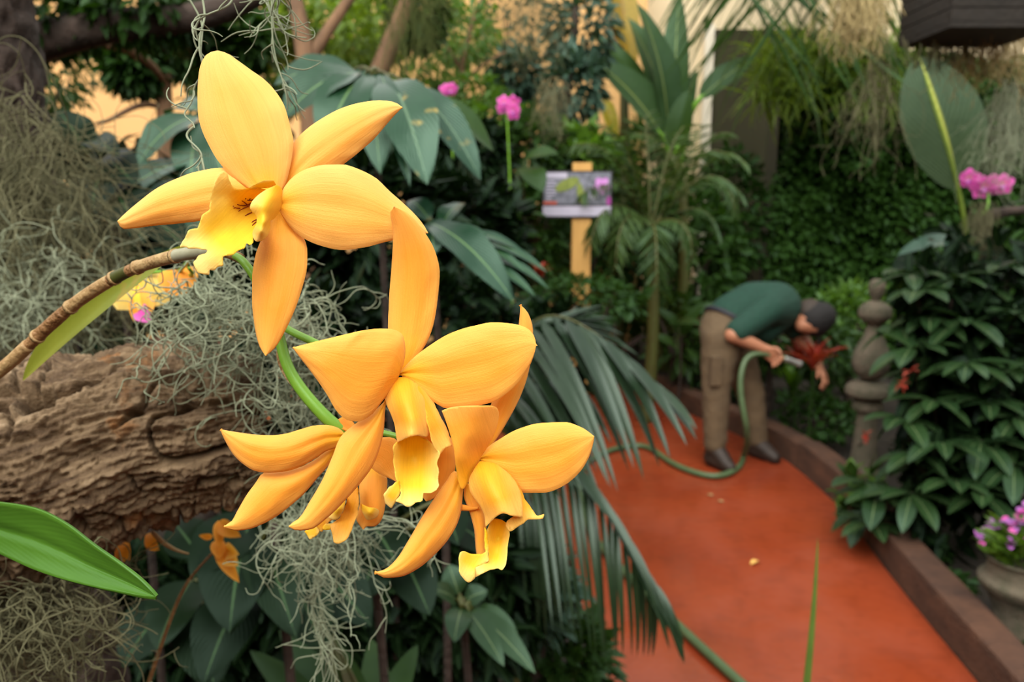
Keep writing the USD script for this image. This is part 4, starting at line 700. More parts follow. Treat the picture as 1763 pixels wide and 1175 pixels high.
for i, t_ in enumerate(np.linspace(.15, .97, 12)):
    Lx.append((t_, 900 + 70 * t_ + rng.uniform(-12, 12), 1040 + 40 * math.sin(t_ * 3) + rng.uniform(-25, 25), 1.9))
fr_px([(880, 760, 2.05), (885, 800, 2.0), (910, 850, 1.95), (945, 900, 1.93), (975, 960, 1.92)], Lx, .014)

def fine_palm(label, crown, fronds, mat_='leaf_fine_palm', lw=.018, ll=.32, nleaf=34, seed=0, trunk_r=.05, name='areca_palm', thin=True):
    """a tall palm behind: fronds as (tip px, tip py, depth, sag)."""
    rg = np.random.default_rng(seed); c = P(*crown); t = thing(name, label, 'palm', ground(c))
    part('trunk', tube([ground(c), (ground(c) + c) / 2 + RGT * .04, c], [trunk_r, trunk_r * .85, trunk_r * .7], 14, 8), 'stem_olive', t)
    for (x, y, d, sag) in fronds:
        e = P(x, y, d); L = np.linalg.norm(e - c); mid = (c + e) / 2 + UP * sag * L
        q = spline([c, mid * .55 + c * .45 + UP * .1 * L * sag, mid, e], 50, CubicSpline); tg = nrm(np.gradient(q, axis=0)); ms = []
        ts = np.linspace(.15, .99, nleaf); ii = (ts * 49).astype(int); sd = nrm(np.cross(tg, UP + .001))
        for s in (-1, 1):
            P_, D_ = q[ii], nrm(tg[ii] * .75 + s * sd[ii] * .8 + np.array([0, 0, -.30]) + rg.normal(size=(len(ii), 3)) * .06)
            ms.append(scatter(P_, D_, ll * L * (.45 + .55 * np.sin(np.pi * np.linspace(.15, .95, len(ii)))), lw, rg, droop=.25, nl=4))
        part('frond', join(ms), mat_, t); part('rachis', tube(q[::6], np.linspace(.010, .004, len(q[::6])), 14, 5), 'stem_olive', t)
    return t
fine_palm('feathery areca palm standing right of the wooden sign post', (1120, 395, 5.6), [(985, 250, 5.3, .25), (1040, 215, 5.4, .2), (1110, 195, 5.6, .1), (1180, 215, 5.6, .2), (1255, 265, 5.5, .3), (1280, 340, 5.4, .35), (1000, 340, 5.2, .3), (1060, 470, 5.2, .4), (1190, 460, 5.3, .4), (1130, 500, 5.1, .3), (1015, 430, 5.2, .35), (1240, 410, 5.5, .35)], seed=3)
fine_palm('slender palm arching over the bed right of the areca palm', (1175, 330, 6.2), [(1090, 230, 6.0, .25), (1260, 230, 6.1, .3), (1290, 290, 6.0, .35), (1210, 215, 6.2, .15), (1130, 260, 6.1, .2), (1265, 370, 5.9, .35), (1120, 420, 5.9, .4)], seed=5, nleaf=30)
fine_palm('palm fronds hanging in from the top edge above the hedge', (1410, -190, 8.75), [(1290, 15, 6.0, .2), (1310, 60, 6.0, .25), (1350, 95, 6.0, .3), (1400, 100, 5.9, .3), (1450, 80, 5.9, .3), (1375, 60, 6.1, .25), (1480, 40, 6.0, .3), (1270, -20, 6.2, .15)], seed=6, mat_='leaf_mid', lw=.035, nleaf=20, ll=.4)

# ------------------------------------------------------------------ trees, hedge and shrubs further back
def shrub(name, label, cat, c, r, mat_, N, L, W, seed, stem=True, nl=2, droop=.15, fill=.55, stem_m='bark_dark', hangd=-.25, out=.8, zmin=0.02, cut=None):
    """a leafy crown (ellipsoid of single leaves, one part) on its branching stem."""
    rg = np.random.default_rng(seed); c = np.asarray(c, float); r = np.asarray(r, float)
    d = nrm(rg.normal(size=(N, 3))); rad = rg.uniform(fill, 1.0, N) ** .6
    lum = 1 + .35 * (meshkit.fbm(d * 2.5 + seed, 3, seed) - .5) * 2
    p = c + d * r * (rad * lum)[:, None]; p[:, 2] = np.maximum(p[:, 2], zmin)
    t = thing(name, label, cat, (c[0], c[1], -.02))
    D = nrm(d * out + rg.normal(size=(N, 3)) * .55 + np.array([0, 0, hangd])); ok = ~(shapely.contains_xy(PATHC if name == 'ground_cover' else PATHG, p[:, 0], p[:, 1]) & (p[:, 2] < .9)); p, D = p[ok], D[ok]; N = len(p)
    part('foliage', scatter(p, D, L * rg.uniform(.6, 1.2, N), W * rg.uniform(.7, 1.2, N), rg, droop=droop, nl=nl), mat_, t, kind='stuff')
    if stem:
        b = [tube([(c[0], c[1], -.02), c * .5 + np.array([c[0], c[1], 0]) * .5, c + d[k] * r * .7], [.03, .022, .006], 12, 6) for k in range(6)]
        part('stem', join(b), stem_m, t)
    return t
def SP(px, py, d, rx, ry, rz=None):
    """centre and radii from pixels at a distance."""
    s = d / FPX; return P(px, py, d), (rx * s, (rz or rx) * s, ry * s)
def tree(label, path, radii, seed, crowns=(), m='bark_smooth', limbs=(), leaf_m='leaf_mid', L=.10, W=.04, N=900):
    q = [np.asarray(x, float) for x in path]; t = thing('tree', label, 'tree', (q[0][0], q[0][1], -.02))
    part('trunk', tube(q, radii, 40, 12), m, t)
    for i, (lp, lr) in enumerate(limbs): part('limb', tube([np.asarray(x, float) for x in lp], lr, 24, 8), m, t)
    for i, (c, r) in enumerate(crowns):
        rg = np.random.default_rng(seed + i); d = nrm(rg.normal(size=(N, 3))); p = np.asarray(c) + d * np.asarray(r) * (rg.uniform(.3, 1, N) ** .5)[:, None]
        part('foliage', scatter(p, d + rg.normal(size=(N, 3)) * .5 + np.array([0, 0, -.4]), L * rg.uniform(.6, 1.2, N), W * rg.uniform(.7, 1.2, N), rg), leaf_m, t, kind='stuff')
    return t
def gp(px, py, d): return ground(P(px, py, d))
tree('slim brown upright tree trunk in front of the tan wall at upper left', [gp(280, 200, 4.6), P(284, 200, 4.6), P(280, 80, 4.6), P(272, -60, 4.7)], [.05, .045, .04, .04], 40,
     [SP(330, 60, 4.7, 60, 70), SP(230, 110, 4.5, 42, 42)], limbs=[([P(284, 190, 4.6), P(250, 180, 4.5), P(210, 195, 4.4), P(165, 215, 4.35)], [.018, .016, .014, .008]), ([P(283, 150, 4.6), P(230, 90, 4.2), P(180, 75, 4.0), P(120, 92, 3.8), P(30, 95, 3.6)], [.028, .025, .03, .026, .02])], leaf_m='leaf_hedge', L=.11, W=.04)
tree('thick dark leaning limb tree crossing the upper left corner', [gp(-260, 300, 3.0), P(-200, 250, 3.0), P(-60, 120, 3.0), P(60, 75, 2.95), P(190, 45, 2.9), P(330, 30, 2.9), P(470, -40, 2.9)], [.10, .09, .075, .07, .06, .05, .05], 42, [SP(60, 20, 3.0, 120, 60), SP(250, 20, 3.0, 120, 45), SP(400, 70, 3.2, 60, 60)], 'bark_dark', leaf_m='leaf_hedge', L=.09, W=.035, N=700)
tree('brown forked tree trunk just above the topmost bloom', [gp(530, 200, 4.9), P(534, 160, 4.9), P(520, 60, 4.9), P(490, -60, 5.0)], [.075, .07, .055, .05], 45, [SP(600, 40, 5.6, 110, 80), SP(450, 40, 5.4, 70, 60)], limbs=[([P(528, 110, 4.9), P(560, 60, 4.95), P(600, 0, 5.0), P(640, -60, 5.1)], [.045, .04, .035, .03])], leaf_m='leaf_lime', L=.10, W=.05)
tree('leaning brown trunk right of the forked tree, behind the umbrella plant', [gp(640, 200, 5.2), P(650, 130, 5.2), P(690, 30, 5.2), P(720, -60, 5.2)], [.07, .065, .055, .05], 47, [SP(720, 20, 5.6, 50, 60)], leaf_m='leaf_mid')
tree('thin twiggy tree against the tan wall in the upper middle', [gp(790, 260, 6.4), P(788, 200, 6.4), P(800, 90, 6.4), P(850, -40, 6.4)], [.03, .028, .022, .018], 49, [SP(800, 60, 6.4, 60, 55), SP(820, 160, 6.3, 45, 30)], limbs=[([P(795, 120, 6.4), P(760, 60, 6.4), P(740, 0, 6.4)], [.018, .014, .01]), ([P(792, 150, 6.4), P(835, 110, 6.3), P(870, 90, 6.3)], [.014, .01, .008])], leaf_m='leaf_bright', L=.09, W=.03, N=420)
tree('blue-green leafy tree hung with moss left of the banana leaves', [gp(965, 260, 6.6), P(968, 200, 6.6), P(985, 90, 6.6), P(990, -60, 6.6)], [.05, .045, .035, .03], 51, [SP(1000, 50, 6.6, 62, 70), SP(990, 150, 6.5, 50, 60), SP(890, 130, 6.8, 40, 45)], leaf_m='leaf_blue', L=.13, W=.05, N=500, m='bark_dark')
def moss_col(label, px, py0, py1, d, w, n, seed, mt, width=.003, cat='moss', curl=.3):
    rg = np.random.default_rng(seed); s = d / FPX
    st = np.array([P(px + rg.normal() * w * .5, py0 + rg.uniform(0, .35) * (py1 - py0), d + rg.normal() * w * s * .5) for _ in range(n)])
    return moss(label, st, (py1 - py0) * s * rg.uniform(.5, .85, n), rh(n, rg, (0, 0, -1.2), .5), seed, width, mt, curl=curl, g=.25, per=3, bl=.22, cat=cat)
moss_col('broad veil of moss hanging right of the leaning brown trunk', 722, -120, 165, 4.6, 42, 110, 61, 'moss_green')
moss_col('long moss veil hanging before the tan wall in the upper middle', 920, -120, 120, 5.6, 40, 90, 62, 'moss_olive')
moss_col('moss tassel hanging from a bent branch left of the banana leaves', 948, 130, 240, 5.2, 26, 70, 63, 'moss_olive')
moss_col('tan moss clump hanging at the left end of the dark basket', 1480, -60, 95, 3.45, 42, 200, 64, 'moss_tan', .004)
moss_col('grey-green moss streamer hanging before the hedge below the basket', 1512, 60, 300, 3.5, 20, 45, 65, 'moss_olive', .0025)
moss_col('tan moss curtain hanging at the right end of the dark basket', 1725, -90, 150, 3.45, 48, 220, 66, 'moss_tan', .004)
moss_col('short moss fringe under the dark hanging basket', 1625, 60, 125, 3.42, 75, 120, 67, 'moss_olive', .003)
moss_col('pale moss streamer at the right edge above the magenta orchid', 1740, 130, 330, 3.5, 28, 110, 68, 'moss_grey', .0025)
moss_col('moss cuff hanging on the branch stub under the magenta orchid', 1692, 345, 450, 4.14, 22, 110, 69, 'moss_olive', .0025)
for (x, y, d, lb, sd) in ((772, 159, 5.0, 'pink orchid bloom nearest the umbrella plant, left of a pair', 1), ):
    pass
def orchid_cluster(label, c, n, r, sp, seed, m_='petal_magenta', stem_to=None):
    """several blooms on one stalk: one plant, each bloom a part with petals."""
    rg = np.random.default_rng(seed); t = thing('pink_orchid', label, 'orchid', ground(c) if stem_to is None else stem_to)
    b0 = stem_to if stem_to is not None else ground(c)
    part('stalk', tube([b0, (b0 + c) / 2 + RGT * .03, c], [.008, .006, .004], 14, 6), 'stem_green', t)
    for i in range(n):
        q = c + np.array([rg.uniform(-1, 1) * sp[0], rg.uniform(-.4, .4) * sp[0], rg.uniform(-1, 1) * sp[1]]); f = subgroup('flower', t); face = nrm(CAM - q + rg.normal(size=3) * .8); s = nrm(np.cross(face, UP)); u = np.cross(s, face)
        for k in range(5):
            a = 2 * math.pi * k / 5 + rg.uniform(-.2, .2) + math.pi / 2; dd = s * math.cos(a) + u * math.sin(a)
            part('petal', leaf(q, q + dd * r - face * r * .15, r * .85, up=face, bend=.1, fold=.15, nl=5, nw=2, a=.9), m_, f)
        part('lip', leaf(q, q + face * r * .4 - u * r * .5, r * .5, up=face, bend=-.1, fold=.5, nl=4, nw=2), 'lip_gold' if m_ != 'petal_magenta' else 'print_magenta', f)
        part('pedicel', tube([c, (c + q) / 2, q], [.003, .0025, .002], 6, 5), 'stem_green', f)
    return t
orchid_cluster('pair of pink orchid blooms at the tip of the umbrella plant leaves', P(773, 157, 4.3), 4, .036, (.042, .012), 71)
orchid_cluster('magenta orchid spray standing above the wooden sign', P(872, 184, 4.3), 6, .042, (.05, .035), 72)
orchid_cluster('magenta orchid spray beside the tall pale leaf at the right edge', P(1694, 316, 4.2), 6, .058, (.085, .032), 73, stem_to=P(1690, 372, 4.2))
pp = P(1700, 445, 4.25); t = thing('branch_post', 'mossy branch stub standing under the magenta orchid at the right edge', 'post', ground(pp))
part('trunk', tube([ground(pp), pp, P(1698, 372, 4.22)], [.045, .04, .035], 16, 10), 'bark_dark', t)
part('limb', tube([P(1699, 372, 4.22), P(1730, 366, 4.25), P(1800, 360, 4.3)], [.03, .028, .025], 10, 8), 'bark_dark', t)
# strelitzia / banana clump in front of the cream wall
ban = thing('banana_plant', 'banana-like plant with tall upright paddle leaves in front of the cream wall', 'plant', gp(1165, 260, 7.4))
hb = P(1160, 250, 7.4); part('stem', tube([ground(hb), (ground(hb) + hb) / 2, hb], [.12, .10, .07], 12, 10), 'stem_olive', ban)
for i, ((bx, by), (ex, ey), d0, d1, w, m_) in enumerate([((1150, 230), (1098, 5), 7.4, 7.3, .30, 'leaf_banana'), ((1165, 220), (1170, -10), 7.45, 7.5, .24, 'leaf_banana'), ((1140, 235), (1018, 100), 7.3, 7.1, .36, 'leaf_banana'), ((1150, 225), (1080, 30), 7.5, 7.5, .34, 'leaf_banana'), ((1130, 215), (1010, 50), 7.55, 7.6, .26, 'leaf_mid'), ((1165, 260), (1185, 155), 7.3, 7.2, .22, 'leaf_mid'), ((1205, 170), (1305, 98), 7.2, 7.1, .20, 'leaf_banana'), ((1170, 230), (1200, 120), 7.45, 7.4, .16, 'leaf_banana')]):
    b, e = P(bx, by, d0), P(ex, ey, d1)
    lm = part('leaf', leaf(b, e, w * 1.15, up=-FWD * .8 + UP * .3 + RGT * (.5 if ex < 1130 else -.4), bend=.07, fold=.35, nl=14, nw=6, a=.75, e=.7, wave=.08, seed=i), m_, ban)
    part('leaf_stalk', tube([hb - UP * .3, (hb + b) / 2 - UP * .05, b, b + (e - b) * .15], [.035, .028, .022, .015], 12, 6), 'stem_green', ban)
yl = thing('yellow_leaf_plant', 'yellowing torn banana leaf hanging beside the cream wall edge', 'plant', gp(1075, 300, 7.8))
part('stem', tube([gp(1075, 300, 7.8), P(1075, 200, 7.8), P(1062, -60, 7.8)], [.05, .045, .03], 14, 8), 'stem_olive', yl)
for (a, b, w) in (((1062, -60), (1088, 140), .26), ((1055, -40), (1062, 110), .16), ((1040, 170), (1062, 245), .14)): part('leaf', leaf(P(*a, 7.75), P(*b, 7.7), w, up=-FWD, bend=.06, fold=.4, nl=14, nw=6, wave=.35, seed=5), 'leaf_yellowing', yl)
# the clipped leafy wall on the right
hedge = thing('leafy_hedge', 'tall dense dark green leafy wall behind the gardener', 'hedge', (P(1470, 300, 8)[0], 7.6, -.02))
hx0, hx1 = P(1292, 300, 7.9)[0], P(1790, 300, 7.9)[0]; htop = P(1400, 118, 7.9)[2]
rg = np.random.default_rng(90); N = 26000
hx = rg.uniform(hx0, hx1, N); hz = rg.uniform(.0, htop, N); bul = meshkit.fbm(np.c_[hx * 1.6, hz * 1.6, np.zeros(N)], 3, 6)
hy = 7.75 - .75 * bul + rg.uniform(0, .25, N) - .1 * np.sin(hz * 3.1)
hx = hx + (hx < hx0 + .3) * .25 * (meshkit.noise(np.c_[hz * 2, hz * 0, hz * 0], 3) - .3)
part('foliage', scatter(np.c_[hx, hy, hz], np.c_[rg.normal(size=N) * .6, -1 + 0 * hx, rg.normal(size=N) * .5 - .4], .075 * rg.uniform(.6, 1.3, N), .05, rg, nl=2), 'leaf_hedge', hedge, kind='stuff')
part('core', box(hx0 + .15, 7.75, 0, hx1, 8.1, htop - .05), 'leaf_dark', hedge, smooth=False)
for i, (x0, x1, lb) in enumerate(((1300, 1400, 'lime green grassy plants spilling over the left top of the leafy wall'), (1395, 1500, 'lime green grassy plants spilling over the middle top of the leafy wall'), (1490, 1560, 'lime green grassy plants on the leafy wall beside the moss streamer'))):
    t = thing('grass_tuft', lb, 'grass', P((x0 + x1) / 2, 120, 7.6)); rg = np.random.default_rng(95 + i); n = 620
    b = np.array([P(rg.uniform(x0, x1), rg.uniform(82, 180), rg.uniform(6.85, 7.3)) for _ in range(n)])
    part('foliage', scatter(b, rg.normal(size=(n, 3)) * .6 + np.array([0, -.6, .5]), .32 * rg.uniform(.6, 1.2, n), .022, rg, droop=.7, nl=5), 'leaf_lime', t, kind='stuff')
# filling shrubs: (px, py, depth, rx, ry, material, number, leaf length, leaf width, name, label)
FILL = [
 (1010, 430, 7.6, 90, 110, 'leaf_hedge', 1300, .13, .06, 'bush', 'dark bush far behind the wooden sign post'),
 (1100, 470, 8.2, 90, 110, 'leaf_hedge', 1200, .13, .06, 'bush', 'dark bush far behind the areca palm'),
 (1010, 330, 8.2, 80, 80, 'leaf_mid', 800, .13, .06, 'bush', 'green bush far behind the top of the sign'),
 (720, 230, 7.4, 120, 70, 'leaf_hedge', 1000, .12, .06, 'bush', 'dark bush under the brown trunks behind the umbrella plant'),
 (880, 470, 7.2, 110, 120, 'leaf_hedge', 1200, .13, .06, 'bush', 'dark bush far behind the split-leaf plant'),
 (1105, 290, 8.3, 75, 75, 'leaf_hedge', 900, .13, .06, 'bush', 'dark bush behind the foot of the banana leaves'),
 (1255, 370, 7.5, 60, 120, 'leaf_hedge', 1300, .11, .05, 'bush', 'dark bush covering the lower part of the olive door'),
 (1600, 1010, 3.35, 70, 22, 'leaf_hedge', 700, .05, .025, 'ground_cover', 'dark creeping ground cover behind the kerb left of the stone pot'),
 (1690, 1130, 2.9, 70, 22, 'leaf_hedge', 700, .05, .025, 'ground_cover', 'dark creeping ground cover between the stone pot and the kerb'),
 (1560, 950, 3.75, 60, 22, 'leaf_hedge', 600, .05, .025, 'ground_cover', 'dark creeping ground cover under the leathery shrub by the kerb'),
 (905, 260, 5.8, 70, 60, 'leaf_mid', 700, .13, .06, 'bush', 'mid-green bush below the magenta spray, left of the sign'),
 (1000, 262, 6.0, 60, 32, 'leaf_bright', 420, .16, .08, 'bush', 'bright green bush just above the wooden sign'),
 (900, 400, 5.6, 70, 90, 'leaf_hedge', 900, .12, .05, 'bush', 'dark shaded bush left of the wooden sign post'),
 (1000, 520, 4.9, 110, 42, 'leaf_hedge', 1300, .06, .03, 'ground_cover', 'fine-leaved ground cover hiding the foot of the sign post'),
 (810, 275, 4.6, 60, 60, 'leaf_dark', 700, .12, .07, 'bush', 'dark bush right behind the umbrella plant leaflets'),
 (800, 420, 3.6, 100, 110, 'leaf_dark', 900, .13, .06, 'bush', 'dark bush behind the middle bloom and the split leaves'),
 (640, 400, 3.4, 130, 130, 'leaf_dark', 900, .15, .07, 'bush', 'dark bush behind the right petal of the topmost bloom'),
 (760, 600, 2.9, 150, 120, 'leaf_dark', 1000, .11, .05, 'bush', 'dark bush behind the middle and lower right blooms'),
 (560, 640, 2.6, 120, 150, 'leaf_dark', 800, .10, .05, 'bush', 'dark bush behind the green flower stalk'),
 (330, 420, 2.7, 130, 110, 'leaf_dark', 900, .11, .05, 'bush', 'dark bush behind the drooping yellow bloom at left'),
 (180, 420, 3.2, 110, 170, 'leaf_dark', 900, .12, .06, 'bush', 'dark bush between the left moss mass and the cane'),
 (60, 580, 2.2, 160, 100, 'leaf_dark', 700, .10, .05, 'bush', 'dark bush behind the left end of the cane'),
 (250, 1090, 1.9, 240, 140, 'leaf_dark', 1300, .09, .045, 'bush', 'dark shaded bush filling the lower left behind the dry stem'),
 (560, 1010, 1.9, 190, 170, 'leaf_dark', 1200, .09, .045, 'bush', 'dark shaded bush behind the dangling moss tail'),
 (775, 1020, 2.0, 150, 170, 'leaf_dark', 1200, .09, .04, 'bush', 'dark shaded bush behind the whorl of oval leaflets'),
 (965, 1140, 2.35, 80, 85, 'leaf_mid', 900, .07, .035, 'bush', 'green leafy bush at the bottom beside the path under the frond'),
 (925, 1020, 2.2, 50, 60, 'leaf_blue', 200, .09, .04, 'bush', 'blue-green low bush at the path edge behind the hanging leaflets'),
 (940, 640, 3.4, 90, 110, 'leaf_dark', 900, .10, .05, 'bush', 'dark bush behind the upper palm frond'),
 (1060, 560, 6.0, 90, 60, 'leaf_hedge', 900, .10, .05, 'bush', 'dark low bush under the areca palm'),
 (1190, 440, 7.0, 90, 120, 'leaf_hedge', 1300, .12, .06, 'bush', 'dark bush in front of the olive door'),
 (1160, 570, 6.3, 60, 55, 'leaf_mid', 420, .16, .06, 'bush', 'green bush at the kerb left of the gardener'),
 (1330, 560, 6.0, 90, 60, 'leaf_hedge', 900, .10, .05, 'bush', 'dark bush directly behind the gardener'),
 (1470, 545, 5.8, 55, 60, 'leaf_bright', 700, .08, .04, 'bush', 'bright green feathery bush around the stone finial top'),
 (1420, 600, 5.5, 50, 60, 'leaf_mid', 500, .11, .03, 'bush', 'narrow-leaved green bush between the gardener and the finial'),
 (1400, 720, 5.3, 70, 40, 'leaf_hedge', 800, .06, .035, 'ground_cover', 'dark ground cover behind the kerb right of the gardener'),
 (1250, 640, 6.4, 60, 40, 'leaf_hedge', 600, .08, .04, 'ground_cover', 'ground cover behind the gardener\'s legs'),
 (1700, 520, 5.2, 110, 110, 'leaf_hedge', 1200, .10, .05, 'bush', 'dark bush behind the leathery shrub at right'),
 (700, 60, 7.4, 150, 110, 'leaf_bright', 1500, .11, .05, 'bush', 'sunlit yellow-green bush behind the brown trunks'),
 (420, 120, 6.2, 110, 110, 'leaf_mid', 1000, .11, .05, 'bush', 'green bush between the slim and the forked trunk'),
 (560, 90, 6.7, 110, 110, 'leaf_lime', 1300, .11, .05, 'bush', 'lime green bush behind the forked trunk'),
 (60, 110, 5.6, 90, 90, 'leaf_mid', 700, .10, .04, 'bush', 'green bush in the upper left corner under the dark limb'),
 (880, 60, 8.2, 60, 110, 'leaf_blue', 380, .12, .05, 'bush', 'loose blue-green bush against the tan wall under the moss veil'),
 (850, 215, 6.0, 60, 40, 'leaf_bright', 350, .12, .05, 'bush', 'bright bush under the pink orchids'),
]
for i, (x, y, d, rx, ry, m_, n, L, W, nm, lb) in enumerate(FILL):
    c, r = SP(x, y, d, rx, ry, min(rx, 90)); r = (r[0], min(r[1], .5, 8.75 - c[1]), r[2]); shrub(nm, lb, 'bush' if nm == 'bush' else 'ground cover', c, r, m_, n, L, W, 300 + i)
# big round dark leaves behind, between bushes
pix_plant('broad_leaf_plant', 'broad round green leaves left of the wooden sign', 'plant', (900, 300, 5.0), [((900, 290), (935, 330), 5.0, 4.8, .17), ((890, 300), (860, 345), 5.0, 4.8, .18), ((905, 275), (960, 265), 5.0, 4.9, .15), ((880, 380), (880, 440), 4.9, 4.7, .2), ((840, 250), (850, 310), 4.9, 4.7, .2)], 'leaf_mid', nl=8)
pix_plant('broad_leaf_plant', 'tall green leaves behind the gardener beside the kerb', 'plant', (1170, 560, 6.0), [((1170, 580), (1130, 530), 6.0, 5.9, .12), ((1175, 580), (1210, 520), 6.0, 5.9, .10), ((1160, 560), (1210, 560), 5.9, 5.7, .10), ((1165, 600), (1120, 580), 5.9, 5.8, .10)], 'leaf_mid', nl=8)
# strap-leaved plants along the kerb
def rosette(name, label, cat, c, n, L, W, mat_, seed, spread=.9, lift=.8, h=0.0, group=None):
    rg = np.random.default_rng(seed); c = np.asarray(c, float); t = thing(name, label, cat, c, group)
    for k in range(n):
        a = 2 * math.pi * (k * .382) + rg.uniform(-.2, .2); s = rg.uniform(.35, 1) * spread; d = np.array([math.cos(a) * s, math.sin(a) * s, lift * (1.25 - .6 * s)]); l = L * rg.uniform(.7, 1.1)
        part('leaf', leaf(c + UP * h, c + UP * h + nrm(d) * l, W, up=UP - d * .3, bend=.16, fold=.3, nl=8, nw=2, a=.6, e=.6), mat_, t)
    return t
for i, (x, y, n, L, W, m_, nm, lb) in enumerate([
    (1130, 640, 16, .55, .05, 'leaf_bright', 'strap_plant', 'bright strap-leaved plant at the far kerb, leftmost of its row'), (1180, 655, 16, .5, .05, 'leaf_bright', 'strap_plant', 'bright strap-leaved plant just left of the gardener\'s hip'),
    (1260, 665, 14, .4, .05, 'leaf_mid', 'strap_plant', 'strap-leaved plant seen between the gardener\'s legs'), (1350, 690, 18, .5, .05, 'leaf_bright', 'strap_plant', 'bright strap-leaved plant below the gardener\'s hands'), (1395, 715, 16, .42, .045, 'leaf_mid', 'strap_plant', 'strap-leaved plant right of the hose hand near the kerb'), (1330, 660, 14, .55, .045, 'leaf_bright', 'strap_plant', 'strap-leaved plant right behind the far trouser leg'),
    (1440, 690, 14, .45, .045, 'leaf_mid', 'strap_plant', 'strap-leaved plant just left of the stone finial foot')]):
    g_ = G(x, y, .0); rosette(nm, lb, 'plant', g_ + np.array([.15, .25, -.02]), n, L, W, m_, 400 + i)
for i, (x, y, d, n, L, m_, lb) in enumerate([(1400, 640, 4.95, 26, .26, 'leaf_red', 'dark red bromeliad touched by the gardener'), (1375, 628, 5.1, 18, .2, 'leaf_red', 'small dark red bromeliad behind the hose nozzle'), (1195, 565, 6.1, 14, .13, 'leaf_red', 'dark red bromeliad at the far kerb left of the gardener'), (930, 480, 3.6, 9, .09, 'leaf_red', 'tiny red flowering plant behind the split leaves')]):
    c = P(x, y, d); t = rosette('bromeliad', lb, 'bromeliad', c, n, L, .035, m_, 430 + i, spread=1.0, lift=.7)
    part('stem', tube([ground(c), (ground(c) + c) / 2, c + UP * .02], [.006, .006, .008], 8, 6), 'leaf_hedge', t)
# leathery shrub on the right: whorls of leaves
sh = thing('leathery_shrub', 'large dark shrub with whorls of glossy leathery leaves at right', 'shrub', gp(1640, 640, 4.2))
rg = np.random.default_rng(500); base = gp(1640, 640, 4.2)
WH = [(1568, 472, 3.9, 7), (1580, 500, 3.8, 7), (1640, 478, 3.8, 8), (1690, 495, 3.9, 8), (1740, 460, 3.9, 7), (1750, 540, 3.7, 8), (1570, 600, 3.7, 6), (1665, 625, 3.55, 9), (1600, 545, 3.8, 7), (1580, 640, 3.75, 6), (1610, 690, 3.6, 8), (1555, 720, 3.65, 7), (1750, 720, 3.5, 8), (1690, 760, 3.5, 8), (1640, 830, 3.45, 8), (1570, 850, 3.5, 8), (1510, 850, 3.6, 7), (1690, 850, 3.4, 7), (1735, 640, 3.6, 7), (1620, 760, 3.5, 7), (1745, 800, 3.4, 7), (1580, 780, 3.55, 7), (1490, 880, 3.75, 6), (1700, 690, 3.6, 7), (1570, 790, 3.7, 6), (1660, 550, 3.7, 7), (1500, 900, 3.6, 5), (1605, 640, 3.8, 6), (1700, 580, 3.75, 7), (1550, 560, 3.9, 6), (1490, 830, 3.7, 5)]
for (x, y, d, n) in WH:
    c = P(x, y, d); part('branch', tube([base * .85 + np.array([c[0], c[1], 0]) * .15 + UP * .02, np.array([base[0] * .4 + c[0] * .6, base[1] * .4 + c[1] * .6, c[2] * .55]), c], [.02, .012, .006], 10, 5), 'bark_dark', sh)
    off = rg.uniform(0, 6)
    for k in range(n):
        a = off + 2 * math.pi * k / n; dd = nrm(np.array([math.cos(a), math.sin(a) * .8 - .35, rg.uniform(-.75, .15)])); L = rg.uniform(.16, .25)
        part('leaf', leaf(c, c + dd * L, L * rg.uniform(.32, .42), up=UP + dd * .2, bend=.08, fold=.22, nl=8, nw=2, a=1.05), 'leaf_shrub', sh)
n = 2600; cc = np.array([P(x, y, d + .25) for x, y, d, _ in WH])[rg.integers(0, len(WH), n)] + rg.normal(size=(n, 3)) * .13
cc[:, 2] = np.maximum(cc[:, 2], .05); cc = cc[(cc - CAM) @ RGT / ((cc - CAM) @ FWD) * FPX + 881.5 > 1555]; n = len(cc)
part('foliage', scatter(cc, rg.normal(size=(n, 3)) + np.array([0, -.5, -.5]), .14, .055, rg, nl=3), 'leaf_dark', sh, kind='stuff')
for i, (x, y, d, lb) in enumerate([(1568, 640, 3.6, 'pinkish-red flower head among the leathery leaves, upper one'), (1552, 662, 3.6, 'dull red drooping flower head among the leathery leaves'), (1490, 750, 3.8, 'small reddish flower head near the foot of the stone finial')]):
    c = P(x, y, d); rg2 = np.random.default_rng(520 + i); t = thing('flower_head', lb, 'flower', c)
    for k in range(9): part('petal', leaf(c, c + nrm(rg2.normal(size=3) + np.array([0, -.5, 0])) * .045, .018, bend=.1, nl=4), 'leaf_red' if i else 'print_red', t)
    part('stalk', tube([c, c + np.array([.03, .08, -.05]), c + np.array([.06, .2, -.12])], [.004, .004, .005], 8, 5), 'bark_dark', t)
lb_ = thing('bush', 'bright green leafy bush spilling over the kerb below the leathery shrub', 'bush', gp(1480, 880, 3.9)); rg = np.random.default_rng(540)
for (x, y, d) in [(1465, 830, 4.0), (1490, 850, 3.9), (1470, 880, 3.85), (1510, 890, 3.8), (1500, 820, 4.0), (1535, 900, 3.75), (1460, 860, 3.95)]:
    c = P(x, y, d)
    for k in range(8):
        dd = nrm(rg.normal(size=3) + np.array([-.2, -.4, -.1])); part('leaf', leaf(c, c + dd * .13, .06, up=UP, bend=.1, fold=.2, nl=6), 'leaf_mid' if k % 3 else 'leaf_bright', lb_)
    part('stem', tube([gp(1490, 870, 3.9), (gp(1490, 870, 3.9) + c) / 2, c], [.01, .008, .004], 8, 5), 'stem_olive', lb_)
